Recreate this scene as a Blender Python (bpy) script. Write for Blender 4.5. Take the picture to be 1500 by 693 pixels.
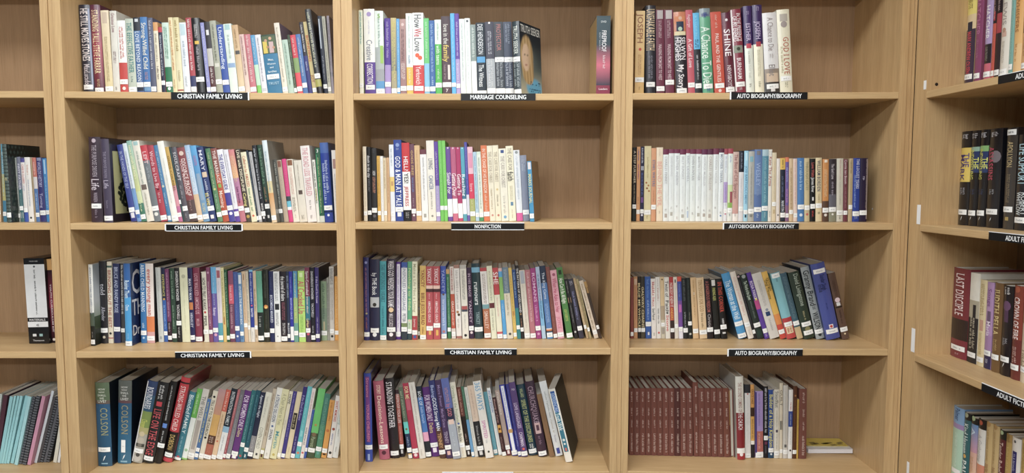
import bpy, math, random
from mathutils import Matrix, Vector
random.seed(7)
S = bpy.context.scene
COL = S.collection
for o in list(bpy.data.objects):
    bpy.data.objects.remove(o)

# ------------------------------------------------------------------ camera
FPX, PX, PY, PITCH, CAMD, CAMZ = 1050.0, 730.0, 346.5, math.radians(4.36), 2.0, 1.60
cd = bpy.data.cameras.new('camera')
cam = bpy.data.objects.new('camera', cd)
COL.objects.link(cam)
cam.location = (0, -CAMD, CAMZ)
cam.rotation_euler = (math.radians(90) - PITCH, 0, 0)
cd.sensor_width = 36.0
cd.lens = 36.0 * FPX / 1500.0
cd.shift_x = (750.0 - PX) / 1500.0
cd.clip_start = 0.05
S.camera = cam

# ------------------------------------------------------------------ world, lamps, exposure
S.view_settings.view_transform = 'Standard'
S.view_settings.look = 'None'
S.view_settings.gamma = 1.0
S.view_settings.exposure = 0.08
W = bpy.data.worlds.new('room_ambience')
S.world = W
W.use_nodes = True
W.node_tree.nodes['Background'].inputs['Color'].default_value = (0.93, 0.97, 1.0, 1)
W.node_tree.nodes['Background'].inputs['Strength'].default_value = 0.115


def lamp(name, loc, sx, sy, watts, col=(0.97, 0.99, 1.0), aim=None):
    d = bpy.data.lights.new(name, 'AREA')
    d.shape = 'RECTANGLE'
    d.size, d.size_y, d.energy, d.color = sx, sy, watts, col
    o = bpy.data.objects.new(name, d)
    o.location = loc
    COL.objects.link(o)
    if aim:
        o.rotation_euler = (Vector(aim) - Vector(loc)).to_track_quat('-Z', 'Y').to_euler()
    return o


# fluorescent ceiling troffers of the library, in two rows in front of the cases
CEIL = 2.75
for (lx, ly, lw) in [(-1.15, -0.72, 12), (0.05, -0.72, 16), (0.95, -0.72, 2.5),
                     (-1.8, -2.7, 38), (-0.3, -2.7, 60), (1.1, -3.0, 8),
                     (-1.7, -5.0, 55), (-0.1, -5.0, 62)]:
    lamp('ceiling_troffer', (lx, ly, CEIL - 0.02), 1.2, 0.28, lw)


# ------------------------------------------------------------------ pixel -> point helpers
CP, SP = math.cos(PITCH), math.sin(PITCH)


def ray(px, py):
    u, v = (px - PX) / FPX, (py - PY) / FPX
    return (u, CP - v * SP, -SP - v * CP)


def on_y(px, py, Y):
    d = ray(px, py)
    k = (Y + CAMD) / d[1]
    return d[0] * k, CAMZ + d[2] * k


def on_x(px, py, X):
    d = ray(px, py)
    k = X / d[0]
    return d[1] * k - CAMD, CAMZ + d[2] * k


def on_z(px, py, Z):
    d = ray(px, py)
    k = (Z - CAMZ) / d[2]
    return d[0] * k, d[1] * k - CAMD


def lin(h):
    out = []
    for i in (0, 2, 4):
        c = int(h[i:i + 2], 16) / 255.0
        out.append(c / 12.92 if c <= 0.04045 else ((c + 0.055) / 1.055) ** 2.4)
    g = 0.25 * out[0] + 0.6 * out[1] + 0.15 * out[2]
    return tuple(g + (c - g) * 0.80 for c in out) + (1.0,)


# ------------------------------------------------------------------ materials
def new_mat(name, rough=0.5, spec=0.5):
    m = bpy.data.materials.new(name)
    m.use_nodes = True
    b = m.node_tree.nodes['Principled BSDF']
    b.inputs['Roughness'].default_value = rough
    b.inputs['Specular IOR Level'].default_value = spec
    return m, m.node_tree, b


def print_mat(name, rough, spec, amount, scale, coat=0.0):
    """colour comes with the faces (printed matter); a fine noise gives paper or cloth grain and wear"""
    m, t, b = new_mat(name, rough, spec)
    a = t.nodes.new('ShaderNodeAttribute'); a.attribute_name = 'Col'
    tc = t.nodes.new('ShaderNodeTexCoord')
    n = t.nodes.new('ShaderNodeTexNoise'); n.inputs['Scale'].default_value = scale; n.inputs['Detail'].default_value = 3
    mp = t.nodes.new('ShaderNodeMapRange')
    mp.inputs['To Min'].default_value = 1.0 - amount; mp.inputs['To Max'].default_value = 1.0 + amount
    mx = t.nodes.new('ShaderNodeVectorMath'); mx.operation = 'SCALE'
    t.links.new(tc.outputs['Object'], n.inputs['Vector'])
    t.links.new(n.outputs['Fac'], mp.inputs['Value'])
    t.links.new(a.outputs['Color'], mx.inputs[0])
    t.links.new(mp.outputs['Result'], mx.inputs['Scale'])
    t.links.new(mx.outputs['Vector'], b.inputs['Base Color'])
    if coat:
        b.inputs['Coat Weight'].default_value = coat
        b.inputs['Coat Roughness'].default_value = 0.15
    return m


M_PAPER = print_mat('paperback_card', 0.42, 0.4, 0.10, 60.0)
M_JACKET = print_mat('glossy_jacket', 0.28, 0.5, 0.08, 40.0, 0.25)
M_CLOTH = print_mat('book_cloth', 0.75, 0.25, 0.22, 700.0)
M_INK = print_mat('printed_ink', 0.5, 0.3, 0.04, 300.0)
M_LABEL = print_mat('label_paper', 0.55, 0.3, 0.03, 120.0)


def pages_mat():
    m, t, b = new_mat('page_edges', 0.85, 0.15)
    tc = t.nodes.new('ShaderNodeTexCoord')
    w = t.nodes.new('ShaderNodeTexWave'); w.bands_direction = 'X'
    w.inputs['Scale'].default_value = 260.0; w.inputs['Distortion'].default_value = 1.5; w.inputs['Detail'].default_value = 2
    oi = t.nodes.new('ShaderNodeObjectInfo')
    r1 = t.nodes.new('ShaderNodeValToRGB')
    r1.color_ramp.elements[0].color = lin('a89c86'); r1.color_ramp.elements[1].color = lin('dcd8cc')
    r2 = t.nodes.new('ShaderNodeMix'); r2.data_type = 'RGBA'; r2.blend_type = 'MULTIPLY'; r2.inputs[0].default_value = 1.0
    r3 = t.nodes.new('ShaderNodeMapRange'); r3.inputs['To Min'].default_value = 0.86; r3.inputs['To Max'].default_value = 1.0
    t.links.new(tc.outputs['Object'], w.inputs['Vector'])
    t.links.new(oi.outputs['Random'], r1.inputs['Fac'])
    t.links.new(w.outputs['Fac'], r3.inputs['Value'])
    t.links.new(r1.outputs['Color'], r2.inputs[6])
    t.links.new(r3.outputs['Result'], r2.inputs[7])
    t.links.new(r2.outputs[2], b.inputs['Base Color'])
    return m


M_PAGES = pages_mat()


def oak(name, axis, light, dark, rough=0.42, figure=0.5):
    """oak laminate: fine pores and broad figure stretched along one axis"""
    m, t, b = new_mat(name, rough, 0.35)
    tc = t.nodes.new('ShaderNodeTexCoord')
    mp = t.nodes.new('ShaderNodeMapping')
    sc = [30.0, 30.0, 30.0]; sc[axis] = 0.9
    mp.inputs['Scale'].default_value = sc
    n1 = t.nodes.new('ShaderNodeTexNoise'); n1.inputs['Scale'].default_value = 1.0; n1.inputs['Detail'].default_value = 4
    n1.inputs['Distortion'].default_value = 0.6
    mp2 = t.nodes.new('ShaderNodeMapping')
    sc2 = [420.0, 420.0, 420.0]; sc2[axis] = 14.0
    mp2.inputs['Scale'].default_value = sc2
    n2 = t.nodes.new('ShaderNodeTexNoise'); n2.inputs['Scale'].default_value = 1.0; n2.inputs['Detail'].default_value = 2
    add = t.nodes.new('ShaderNodeMath'); add.operation = 'MULTIPLY_ADD'; add.inputs[1].default_value = figure
    sub = t.nodes.new('ShaderNodeMath'); sub.operation = 'MULTIPLY'; sub.inputs[1].default_value = 1.0 - figure
    r = t.nodes.new('ShaderNodeValToRGB')
    r.color_ramp.elements[0].position = 0.33; r.color_ramp.elements[0].color = lin(dark)
    r.color_ramp.elements[1].position = 0.62; r.color_ramp.elements[1].color = lin(light)
    t.links.new(tc.outputs['Object'], mp.inputs['Vector']); t.links.new(mp.outputs['Vector'], n1.inputs['Vector'])
    t.links.new(tc.outputs['Object'], mp2.inputs['Vector']); t.links.new(mp2.outputs['Vector'], n2.inputs['Vector'])
    t.links.new(n2.outputs['Fac'], sub.inputs[0])
    t.links.new(n1.outputs['Fac'], add.inputs[0]); t.links.new(sub.outputs[0], add.inputs[2])
    t.links.new(add.outputs[0], r.inputs['Fac']); t.links.new(r.outputs['Color'], b.inputs['Base Color'])
    bp = t.nodes.new('ShaderNodeBump'); bp.inputs['Strength'].default_value = 0.08; bp.inputs['Distance'].default_value = 0.001
    t.links.new(n2.outputs['Fac'], bp.inputs['Height']); t.links.new(bp.outputs['Normal'], b.inputs['Normal'])
    return m


OAK_UP = oak('oak_laminate_upright', 2, 'd1ac70', 'ba925a')
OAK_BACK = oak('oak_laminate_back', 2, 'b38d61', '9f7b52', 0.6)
OAK_SHELF = oak('oak_laminate_shelf', 0, 'd2ae72', 'bf975d')
OAK_SIDE = oak('oak_laminate_side_shelf', 1, 'd2ae72', 'bf975d')


def plain(name, hexc, rough, scale=8.0, amt=0.06):
    m, t, b = new_mat(name, rough, 0.3)
    tc = t.nodes.new('ShaderNodeTexCoord')
    n = t.nodes.new('ShaderNodeTexNoise'); n.inputs['Scale'].default_value = scale; n.inputs['Detail'].default_value = 5
    r = t.nodes.new('ShaderNodeValToRGB')
    c = lin(hexc)
    r.color_ramp.elements[0].color = tuple(x * (1 - amt) for x in c[:3]) + (1,)
    r.color_ramp.elements[1].color = tuple(min(1, x * (1 + amt)) for x in c[:3]) + (1,)
    t.links.new(tc.outputs['Object'], n.inputs['Vector']); t.links.new(n.outputs['Fac'], r.inputs['Fac'])
    t.links.new(r.outputs['Color'], b.inputs['Base Color'])
    return m


M_WALL = plain('painted_wall', 'd8d4cc', 0.9)
M_CARPET = plain('carpet', '7c7468', 0.98, 300.0, 0.25)
M_SIGN = plain('black_sign_plastic', '14161a', 0.35, 40.0)
M_WHITE = plain('white_plastic', 'f2f6f8', 0.5, 40.0, 0.03)
M_DARK = plain('dark_hole', '2c2018', 0.8)


# ------------------------------------------------------------------ mesh builder
class MB:
    def __init__(self):
        self.v, self.f, self.c = [], [], []

    def quad(self, a, b, c, d, col, col2=None):
        """a,b lower edge (col2), c,d upper edge (col)"""
        i = len(self.v)
        self.v += [a, b, c, d]
        self.f.append((i, i + 1, i + 2, i + 3))
        k2 = col2 or col
        self.c.append((k2, k2, col, col))

    def poly(self, pts, col):
        i = len(self.v)
        self.v += list(pts)
        self.f.append(tuple(range(i, i + len(pts))))
        self.c.append((col,) * len(pts))

    def box(self, lo, hi, col=(1, 1, 1, 1)):
        x0, y0, z0 = lo; x1, y1, z1 = hi
        P = [(x0, y0, z0), (x1, y0, z0), (x1, y1, z0), (x0, y1, z0), (x0, y0, z1), (x1, y0, z1), (x1, y1, z1), (x0, y1, z1)]
        i = len(self.v)
        self.v += P
        for f in ((0, 3, 2, 1), (4, 5, 6, 7), (0, 1, 5, 4), (1, 2, 6, 5), (2, 3, 7, 6), (3, 0, 4, 7)):
            self.f.append(tuple(i + k for k in f)); self.c.append((col,) * 4)

    def build(self, name, mat, parent=None):
        me = bpy.data.meshes.new(name)
        me.from_pydata(self.v, [], self.f)
        me.materials.append(mat)
        at = me.color_attributes.new('Col', 'FLOAT_COLOR', 'CORNER')
        flat = []
        for cs in self.c:
            for c in cs:
                flat.extend(c)
        at.data.foreach_set('color', flat)
        o = bpy.data.objects.new(name, me)
        COL.objects.link(o)
        if parent is not None:
            o.parent = parent
        return o


def empty(name, loc=(0, 0, 0)):
    o = bpy.data.objects.new(name, None)
    o.empty_display_size = 0.02
    o.location = loc
    COL.objects.link(o)
    return o


def tag(o, label=None, cat=None, group=None, kind=None):
    if label: o['label'] = label
    if cat: o['category'] = cat
    if group: o['group'] = group
    if kind: o['kind'] = kind
    return o


# ------------------------------------------------------------------ lettering (glyphs of the built-in font, flat print)
GL = {}


def load_glyphs(text):
    need = sorted({ch for ch in text if ch != ' ' and ch not in GL})
    objs = []

    def mk(s):
        cu = bpy.data.curves.new('glyph', 'FONT'); cu.body = s; cu.size = 1.0; cu.resolution_u = 2; cu.offset = 0.008
        cu.fill_mode = 'FRONT'
        o = bpy.data.objects.new('glyph', cu); COL.objects.link(o); objs.append(o)
        return o
    pair = [(ch, mk(ch), mk('I' + ch + 'I')) for ch in need]
    ref = mk('II')
    bpy.context.view_layer.update()
    dg = bpy.context.evaluated_depsgraph_get()

    def mesh(o):
        me = bpy.data.meshes.new_from_object(o.evaluated_get(dg))
        v = [(p.co.x, p.co.y) for p in me.vertices]; f = [tuple(p.vertices) for p in me.polygons]
        bpy.data.meshes.remove(me)
        return v, f
    rw = max(p[0] for p in mesh(ref)[0])
    for ch, a, b in pair:
        v, f = mesh(a)
        adv = max(p[0] for p in mesh(b)[0]) - rw
        GL[ch] = (v, f, adv)
    for o in objs:
        cu = o.data
        bpy.data.objects.remove(o); bpy.data.curves.remove(cu)


def text_polys(s, serif=False):
    """[(polygon points)] in a box of width w, cap height ~0.7; returns polys, width"""
    x, out = 0.0, []
    if serif:
        s = s.upper()
    for ch in s:
        if ch == ' ':
            x += 0.28; continue
        v, f, adv = GL[ch]
        for poly in f:
            out.append([(v[i][0] + x, v[i][1]) for i in poly])
        if serif and ch.isalpha():
            top = max(p[1] for p in v)
            for yy, up in ((0.0, 0.06), (top, -0.06)):
                seg = sorted(p[0] for p in v if abs(p[1] - yy) < 0.012)
                k = 0
                while k + 1 < len(seg):
                    a, c = seg[k], seg[k + 1]
                    if 0.03 < c - a < 0.2:
                        out.append([(a - 0.07 + x, yy), (c + 0.07 + x, yy), (c + 0.07 + x, yy + up), (a - 0.07 + x, yy + up)]); k += 1
                    k += 1
            adv += 0.06
        x += adv
    return out, x


def scribble_polys(n, rnd):
    """small illegible marks, like lettering too small to read"""
    x, out = 0.0, []
    word = rnd.randint(3, 7)
    for _ in range(n):
        w = rnd.uniform(0.28, 0.5); h = rnd.choice((0.5, 0.5, 0.7, 0.72))
        out.append([(x, 0), (x + 0.12, 0), (x + 0.12, h), (x, h)])
        if rnd.random() < 0.75:
            out.append([(x + w - 0.12, 0), (x + w, 0), (x + w, 0.5), (x + w - 0.12, 0.5)])
        q = rnd.choice((0.0, 0.2, 0.4))
        out.append([(x, q), (x + w, q), (x + w, q + 0.1), (x, q + 0.1)])
        x += w + 0.14
        word -= 1
        if word == 0:
            x += 0.3; word = rnd.randint(3, 7)
    return out, x


# ------------------------------------------------------------------ one book
GLYPH_TEXT = set()


class Book:
    pass


NF = 8


def spine_y(b, x):
    """the rounded spine, in NF flat facets"""
    s = min(1.0, max(0.0, x / b.t)) * NF
    i = min(NF - 1, int(s)); k = s - i
    f = lambda j: -b.bulge * (1 - (2.0 * j / NF - 1) ** 2)
    return f(i) * (1 - k) + f(i + 1) * k


def clip_half(pts, xc, keep_right):
    out = []
    for (x0, z0), (x1, z1) in zip(pts, pts[1:] + pts[:1]):
        a = (x0 >= xc) if keep_right else (x0 <= xc)
        c = (x1 >= xc) if keep_right else (x1 <= xc)
        if a: out.append((x0, z0))
        if a != c:
            k = (xc - x0) / (x1 - x0)
            out.append((xc, z0 + (z1 - z0) * k))
    return out


def put(mb, b, pts, col, lift):
    """print laid on the spine: split at the facets so that it follows the curve"""
    pts = [(min(b.t, max(0.0, x)), z) for x, z in pts]
    if b.bulge > 0.0011:
        xs = [p[0] for p in pts]
        i0, i1 = int(min(xs) / b.t * NF + 1e-6), min(NF - 1, int(max(xs) / b.t * NF - 1e-6))
        for i in range(i0, i1 + 1):
            q = pts
            if i > i0: q = clip_half(q, b.t * i / NF, True)
            if i < i1 and q: q = clip_half(q, b.t * (i + 1) / NF, False)
            if len(q) >= 3:
                mb.poly([(x, spine_y(b, x) - lift, z) for x, z in q], col)
    else:
        mb.poly([(x, spine_y(b, x) - lift, z) for x, z in pts], col)


def put_rect(mb, b, x0, x1, z0, z1, col, lift):
    n = 1
    for i in range(n):
        a, c = x0 + (x1 - x0) * i / n, x0 + (x1 - x0) * (i + 1) / n
        put(mb, b, [(a, z0), (c, z0), (c, z1), (a, z1)], col, lift)


def vert_text(mb, b, polys, width, za, zb, w, off, col, lift, cap=0.72):
    """text that reads downward, filling za (start, high) .. zb (end, low)"""
    if width <= 0: return
    sl = (za - zb) / width
    sh = w * b.t / cap
    sh = min(sh * 1.12, sl * 4.2)
    cx = b.t * (0.5 + off)
    for p in polys:
        put(mb, b, [(cx + (y - cap / 2) * sh, za - x * sl) for x, y in p], col, lift)


def hor_text(mb, b, polys, width, zc, w, col, lift):
    if width <= 0: return
    s = w * b.t / width
    for p in polys:
        put(mb, b, [(b.t * 0.5 + (x - width / 2) * s, zc + (y - 0.35) * s) for x, y in p], col, lift)


def parse_bands(spec, z_of):
    out = []
    for tok in spec.split():
        end = None
        if '@' in tok:
            tok, e = tok.split('@'); end = z_of(float(e))
        cs = tok.split('>')
        out.append((lin(cs[0]), lin(cs[-1]), end))
    return out


def art_truth(mb, t, d, h):
    """a portrait of a fair haired woman against a dark teal ground that clears to cyan below"""
    x = t + 0.0003
    mixc = lambda a, c, k: tuple(p + (q - p) * k for p, q in zip(a, c))
    step = lambda v: max(0.0, min(1.0, v)) ** 2 * (3 - 2 * max(0.0, min(1.0, v)))
    K = {k: lin(v) for k, v in dict(top='1c2833', mid='5a6a68', low='b8b69c', sky='52b0dc', hair='a8844c', gold='d8bc84', skin='e0c0a0', dark='4c3c2c').items()}
    N, M = 30, 44

    def colour(u, v):
        c = mixc(K['mid'], K['top'], step((v - 0.45) / 0.35))
        c = mixc(K['low'], c, step((v - 0.02) / 0.4))
        c = mixc(c, K['top'], 0.55 * step((u - 0.5) / 0.4) * step((v - 0.3) / 0.2))
        k = 1 - step((((u - 0.62) / 0.42) ** 2 + ((v - 0.13) / 0.15) ** 2 - 0.4) / 0.7)
        c = mixc(c, K['sky'], k)
        hd = ((u - 0.30) / 0.30) ** 2 + ((v - 0.55) / 0.29) ** 2
        if v < 0.5: hd = ((u - 0.30 - (0.5 - v) * 0.25) / (0.30 - (0.5 - v) * 0.2)) ** 2 + max(0, (0.30 - v) / 0.14) ** 2
        s = 0.5 + 0.5 * math.sin(u * 46 + v * 9)
        c = mixc(c, mixc(K['hair'], K['gold'], s * 0.7), 1 - step((hd - 0.75) / 0.4))
        fd = ((u - 0.27) / 0.19) ** 2 + ((v - 0.535) / 0.19) ** 2
        c = mixc(c, mixc(K['skin'], K['hair'], 0.45 * step((u - 0.28) / 0.16)), 1 - step((fd - 0.8) / 0.35))
        for eu in (0.205, 0.335):
            c = mixc(c, K['dark'], 0.9 * (1 - step(((u - eu) / 0.042) ** 2 + ((v - 0.565) / 0.014) ** 2 - 0.1)))
            c = mixc(c, K['hair'], 0.6 * (1 - step(((u - eu) / 0.055) ** 2 + ((v - 0.6) / 0.009) ** 2)))
        c = mixc(c, lin('a85c54'), 0.8 * (1 - step(((u - 0.265) / 0.06) ** 2 + ((v - 0.435) / 0.014) ** 2 - 0.2)))
        c = mixc(c, K['hair'], 0.5 * (1 - step(((u - 0.285) / 0.02) ** 2 + ((v - 0.51) / 0.035) ** 2)))
        return c[:3] + (1.0,)
    g = [[colour(i / N, j / M) for j in range(M + 1)] for i in range(N + 1)]
    for i in range(N):
        for j in range(M):
            k = len(mb.v)
            mb.v += [(x, i / N * d, j / M * h), (x, (i + 1) / N * d, j / M * h), (x, (i + 1) / N * d, (j + 1) / M * h), (x, i / N * d, (j + 1) / M * h)]
            mb.f.append((k, k + 1, k + 2, k + 3)); mb.c.append((g[i][j], g[i + 1][j], g[i + 1][j + 1], g[i][j + 1]))
    rnd = random.Random(5)
    for _ in range(30):
        cy, cz = rnd.uniform(0.38, 0.9), rnd.choice((0.07, 0.1, 0.17, 0.2))
        mb.quad((x + 0.0003, cy * d, cz * h), (x + 0.0003, (cy + 0.035) * d, (cz + 0.01) * h), (x + 0.0003, (cy + 0.03) * d, (cz + 0.022) * h), (x + 0.0003, cy * d, (cz + 0.014) * h), lin('24587c'))
    ps, w = text_polys('TRUTH SEEKER')
    s = 0.92 * d / w
    for p in ps:
        mb.poly([(x + 0.0004, 0.04 * d + a * s, 0.87 * h + y * s * 1.6) for a, y in p], lin('d8dcd8'))


def art_tree(mb, t, d, h):
    x = t + 0.0003
    def q(y0, y1, z0, z1, c, lift=0.0):
        mb.quad((x + lift, y0 * d, z0 * h), (x + lift, y1 * d, z0 * h), (x + lift, y1 * d, z1 * h), (x + lift, y0 * d, z1 * h), lin(c))
    q(0.1, 0.9, 0.1, 0.86, 'b4b478')
    rnd = random.Random(3)
    for k in range(60):
        a, r = rnd.uniform(0, 6.28), rnd.uniform(0, 1) ** 0.5
        cy, cz = 0.52 + 0.27 * r * math.cos(a), 0.36 + 0.17 * r * math.sin(a)
        mb.poly([(x + 0.0004, (cy + 0.05 * math.cos(i * 1.05)) * d, (cz + 0.028 * math.sin(i * 1.05)) * h) for i in range(6)], lin('2c3428'))
    q(0.49, 0.55, 0.12, 0.3, '2c2820', 0.0005)
    for k, (s, zz) in enumerate((('purpose', 0.76), ('driven', 0.68), ('life', 0.6))):
        ps, w = text_polys(s)
        sc = 0.4 * d / w
        for p in ps:
            mb.poly([(x + 0.0004, 0.3 * d + a * sc, zz * h + y * sc) for a, y in p], lin('706c48'))


def art_sky(mb, t, d, h):
    x = t + 0.0003
    for z0, z1, c0, c1 in ((0.55, 1, 'a8b8c4', 'c8d0d4'), (0.36, 0.55, 'c8d0d4', 'a0b0a0'), (0.2, 0.36, '4c6048', '384830'), (0, 0.2, '2c3428', '1a1e1a')):
        mb.quad((x, 0, z0 * h), (x, d, z0 * h), (x, d, z1 * h), (x, 0, z1 * h), lin(c0), lin(c1))
    mb.poly([(x + 0.0003, (0.8 + 0.15 * math.cos(i)) * d, (0.93 + 0.05 * math.sin(i)) * h) for i in range(6)], lin('988448'))


def art_cth(mb, t, d, h):
    x = t + 0.0003
    for s, zc, sz, wd in (('C', 0.77, 0.42, 0.62), ('TH', 0.46, 0.28, 0.8), ('Dr', 0.18, 0.18, 0.55)):
        ps, w = text_polys(s)
        for p in ps:
            mb.poly([(x, (0.03 + a / w * wd * 0.5) * d, zc * h + (y - 0.35) * sz * h) for a, y in p], lin('d8dce4'))


def art_diamond(mb, t, d, h):
    x = t + 0.0003
    for i in range(9):
        for j in range(15):
            cy, cz = (i + 0.5 + 0.5 * (j % 2)) / 9.6, (j + 0.5) / 15
            r = 0.04
            mb.poly([(x, (cy - r) * d, cz * h), (x, cy * d, (cz - r * 0.7) * h), (x, (cy + r) * d, cz * h), (x, cy * d, (cz + r * 0.7) * h)], lin('36443f'))


ART = {'truth': art_truth, 'tree': art_tree, 'sky': art_sky, 'cth': art_cth, 'diamond': art_diamond}


def build_book(b):
    """b: t,h,d thickness/height/depth, kind, opts, bands, prints, place (matrix). Local x thickness, y depth (spine at y=0), z up"""
    rnd = random.Random(b.seed)
    name = {'h': 'hardcover', 'p': 'paperback', 'b': 'booklet', 'x': 'boxed_kit', 'f': 'hardcover'}[b.kind]
    root = empty(name)
    root.matrix_world = b.mat
    tag(root, b.label, {'boxed_kit': 'boxed set'}.get(name, name), b.group)
    t, h, d = b.t, b.h, b.d
    hard = b.kind in 'hf'
    b.bulge = min(0.0045, 0.16 * t) if b.kind == 'h' and 'set' not in b.opts else (min(0.0018, 0.1 * t) if b.kind in 'hp' else 0.0)
    bands = b.bands
    zs = [h]
    for c0, c1, e in bands[:-1]:
        zs.append(max(0.001, min(h - 0.001, e)) if e is not None else h / 2)
    zs.append(0.0)
    zs = [z for z in zs]
    for i in range(1, len(zs)):
        zs[i] = min(zs[i], zs[i - 1] - 1e-5)
    rc = lin(b.opts['r']) if 'r' in b.opts else bands[0][0]
    lc = lin(b.opts['l']) if 'l' in b.opts else bands[0][0]
    mb = MB()
    if b.kind == 'x':
        mb.quad((0, d, 0), (0, 0, 0), (0, 0, h), (0, d, h), lc)
        mb.quad((t, 0, 0), (t, d, 0), (t, d, h), (t, 0, h), rc)
        mb.quad((t, d, 0), (0, d, 0), (0, d, h), (t, d, h), rc)
        mb.quad((0, 0, h), (t, 0, h), (t, d, h), (0, d, h), bands[0][0])
        mb.quad((0, d, 0), (t, d, 0), (t, 0, 0), (0, 0, 0), bands[-1][1])
        for i, (c0, c1, e) in enumerate(bands):
            mb.quad((0, 0, zs[i + 1]), (t, 0, zs[i + 1]), (t, 0, zs[i]), (0, 0, zs[i]), c0, c1)
        mb.build('box', M_JACKET, root)
        lid = MB()
        lid.box((-0.0004, -0.0006, h - 0.0005), (t + 0.0004, d + 0.0004, h + 0.0015), bands[0][0])
        lid.build('lid', M_JACKET, root)
    else:
        w = min(0.0028 if hard else 0.0006, t * 0.22)
        nu = NF if b.bulge > 0.0011 else 4
        prof = []            # outer profile, from the back edge of one cover round the spine to the other
        prof.append((0.0, d))
        for i in range(nu + 1):
            x = t * i / nu
            prof.append((x, spine_y(b, x)))
        prof.append((t, d))
        inn = [(w, d)] + [(min(t - w, max(w, x)), y + w) for x, y in prof[1:-1]] + [(t - w, d)]
        flip = b.kind == 'f'
        def P(p, z):
            return (p[0], d - p[1], z) if flip else (p[0], p[1], z)
        n = len(prof)
        for i in range(n - 1):
            side = i == 0 or i == n - 2
            if side:
                c = lc if i == 0 else rc
                mb.quad(P(prof[i], 0), P(prof[i + 1], 0), P(prof[i + 1], h), P(prof[i], h), c)
            else:
                for k, (c0, c1, e) in enumerate(bands):
                    mb.quad(P(prof[i], zs[k + 1]), P(prof[i + 1], zs[k + 1]), P(prof[i + 1], zs[k]), P(prof[i], zs[k]), c0, c1)
            ci = lin('d8d4c8')
            mb.quad(P(inn[i + 1], 0), P(inn[i], 0), P(inn[i], h), P(inn[i + 1], h), ci)
            mb.quad(P(prof[i], h), P(prof[i + 1], h), P(inn[i + 1], h), P(inn[i], h), bands[0][0])
            mb.quad(P(inn[i], 0), P(inn[i + 1], 0), P(prof[i + 1], 0), P(prof[i], 0), bands[-1][1])
        mb.quad(P(prof[0], 0), P(prof[0], h), P(inn[0], h), P(inn[0], 0), lc)
        mb.quad(P(inn[-1], 0), P(inn[-1], h), P(prof[-1], h), P(prof[-1], 0), rc)
        o = mb.build('cover', M_CLOTH if 'set' in b.opts or 'cloth' in b.opts else (M_JACKET if b.kind == 'h' else M_PAPER), root)
        pg = MB()
        ins = 0.003 if hard else 0.0004
        lo, hi = (w + 0.0002, w + 0.0002, ins), (t - w - 0.0002, d - (ins + 0.0006), h - ins)
        if flip:
            lo, hi = (lo[0], d - hi[1], lo[2]), (hi[0], d - lo[1], hi[2])
        pg.box(lo, hi)
        pg.build('page_block', M_PAGES, root)
    art = [a for a in ART if a in b.opts]
    if art:
        am = MB(); ART[art[0]](am, t, d, h); am.build('cover_picture', M_INK, root)
    if 'diamond' in b.opts:
        am = MB()
        for j in range(22):
            for i in range(4):
                cx, cz = (i + 0.5 + 0.5 * (j % 2)) / 4.5 * t, (j + 0.5) / 22 * h
                put(am, b, [(max(0, cx - 0.0035), cz), (cx, cz - 0.0045), (min(t, cx + 0.0035), cz), (cx, cz + 0.0045)], lin('5c6e69'), 0.0004)
        am.build('cover_pattern', M_INK, root)
    if 'spiral' in b.opts:
        am = MB()
        n = int(h / 0.008)
        for j in range(n):
            z = (j + 0.5) * h / n
            am.box((-0.0003, -0.0016, z - 0.0012), (t + 0.0003, 0.004, z + 0.0012), lin('6c7078'))
        am.build('spiral_binding', M_JACKET, root)
    ink, lab = MB(), MB(); nb = 0
    for p in b.prints:
        a = p.split()
        if not a: continue
        k = a[0]
        if k == 'SET':
            sc = lin('d0b4a8')
            for f0, f1, wd in ((0.05, 0.2, 0.3), (0.29, 0.41, 0.28), (0.47, 0.59, 0.25), (0.67, 0.95, 0.36)):
                ps, wi = scribble_polys(7 if f1 - f0 < 0.2 else 14, rnd)
                ps = [[(x + y * 0.25, y) for x, y in q] for q in ps]
                vert_text(ink, b, ps, wi, h * (1 - f0), h * (1 - f1), wd, 0.08, sc, 0.0006)
            continue
        def wo(s):
            if ':' in s:
                q = s.split(':'); return float(q[0]), float(q[1] or 0)
            return float(s), 0.0
        if k in 'TF':
            za, zb = b.z_of(float(a[1])), b.z_of(float(a[2])); wd, off = wo(a[3])
            ps, wi = text_polys(' '.join(a[5:]), k == 'F')
            vert_text(ink, b, ps, wi, za, zb, wd, off, lin(a[4]), 0.0007)
        elif k == 'S':
            za, zb = b.z_of(float(a[1])), b.z_of(float(a[2])); wd, off = wo(a[3])
            size = max(0.0035, wd * t)
            lines = [(off, wd * 0.8)] if size < 0.0085 else [(off - wd * 0.24, wd * 0.36), (off + wd * 0.24, wd * 0.36)]
            for lo_, lw in lines:
                size = max(0.0035, lw * t * 1.2)
                ps, wi = scribble_polys(max(3, min(34, int(abs(za - zb) / (size * 0.75)))), rnd)
                vert_text(ink, b, ps, wi, za, zb, lw, lo_, lin(a[4]), 0.0006)
        elif k == 'H':
            wd = float(a[2]); ps, wi = text_polys(' '.join(a[4:]))
            hor_text(ink, b, ps, wi, b.z_of(float(a[1])), wd, lin(a[3]), 0.0016)
        elif k == 'R':
            z1, z0 = b.z_of(float(a[1])), b.z_of(float(a[2])); wd, off = wo(a[3])
            cx = t * (0.5 + off)
            x0, x1 = max(0.0, cx - wd * t / 2), min(t, cx + wd * t / 2)
            one = MB(); put_rect(one, b, x0, x1, max(0.0005, z0), min(h - 0.0005, z1), lin(a[4]), 0.0003 + 0.00004 * nb); nb += 1
            one.build('printed_panel', M_INK, root)
        elif k == 'C':
            zc = b.z_of(float(a[1])); wd, off = wo(a[2]); r = wd * t
            cx = t * (0.5 + off)
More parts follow.
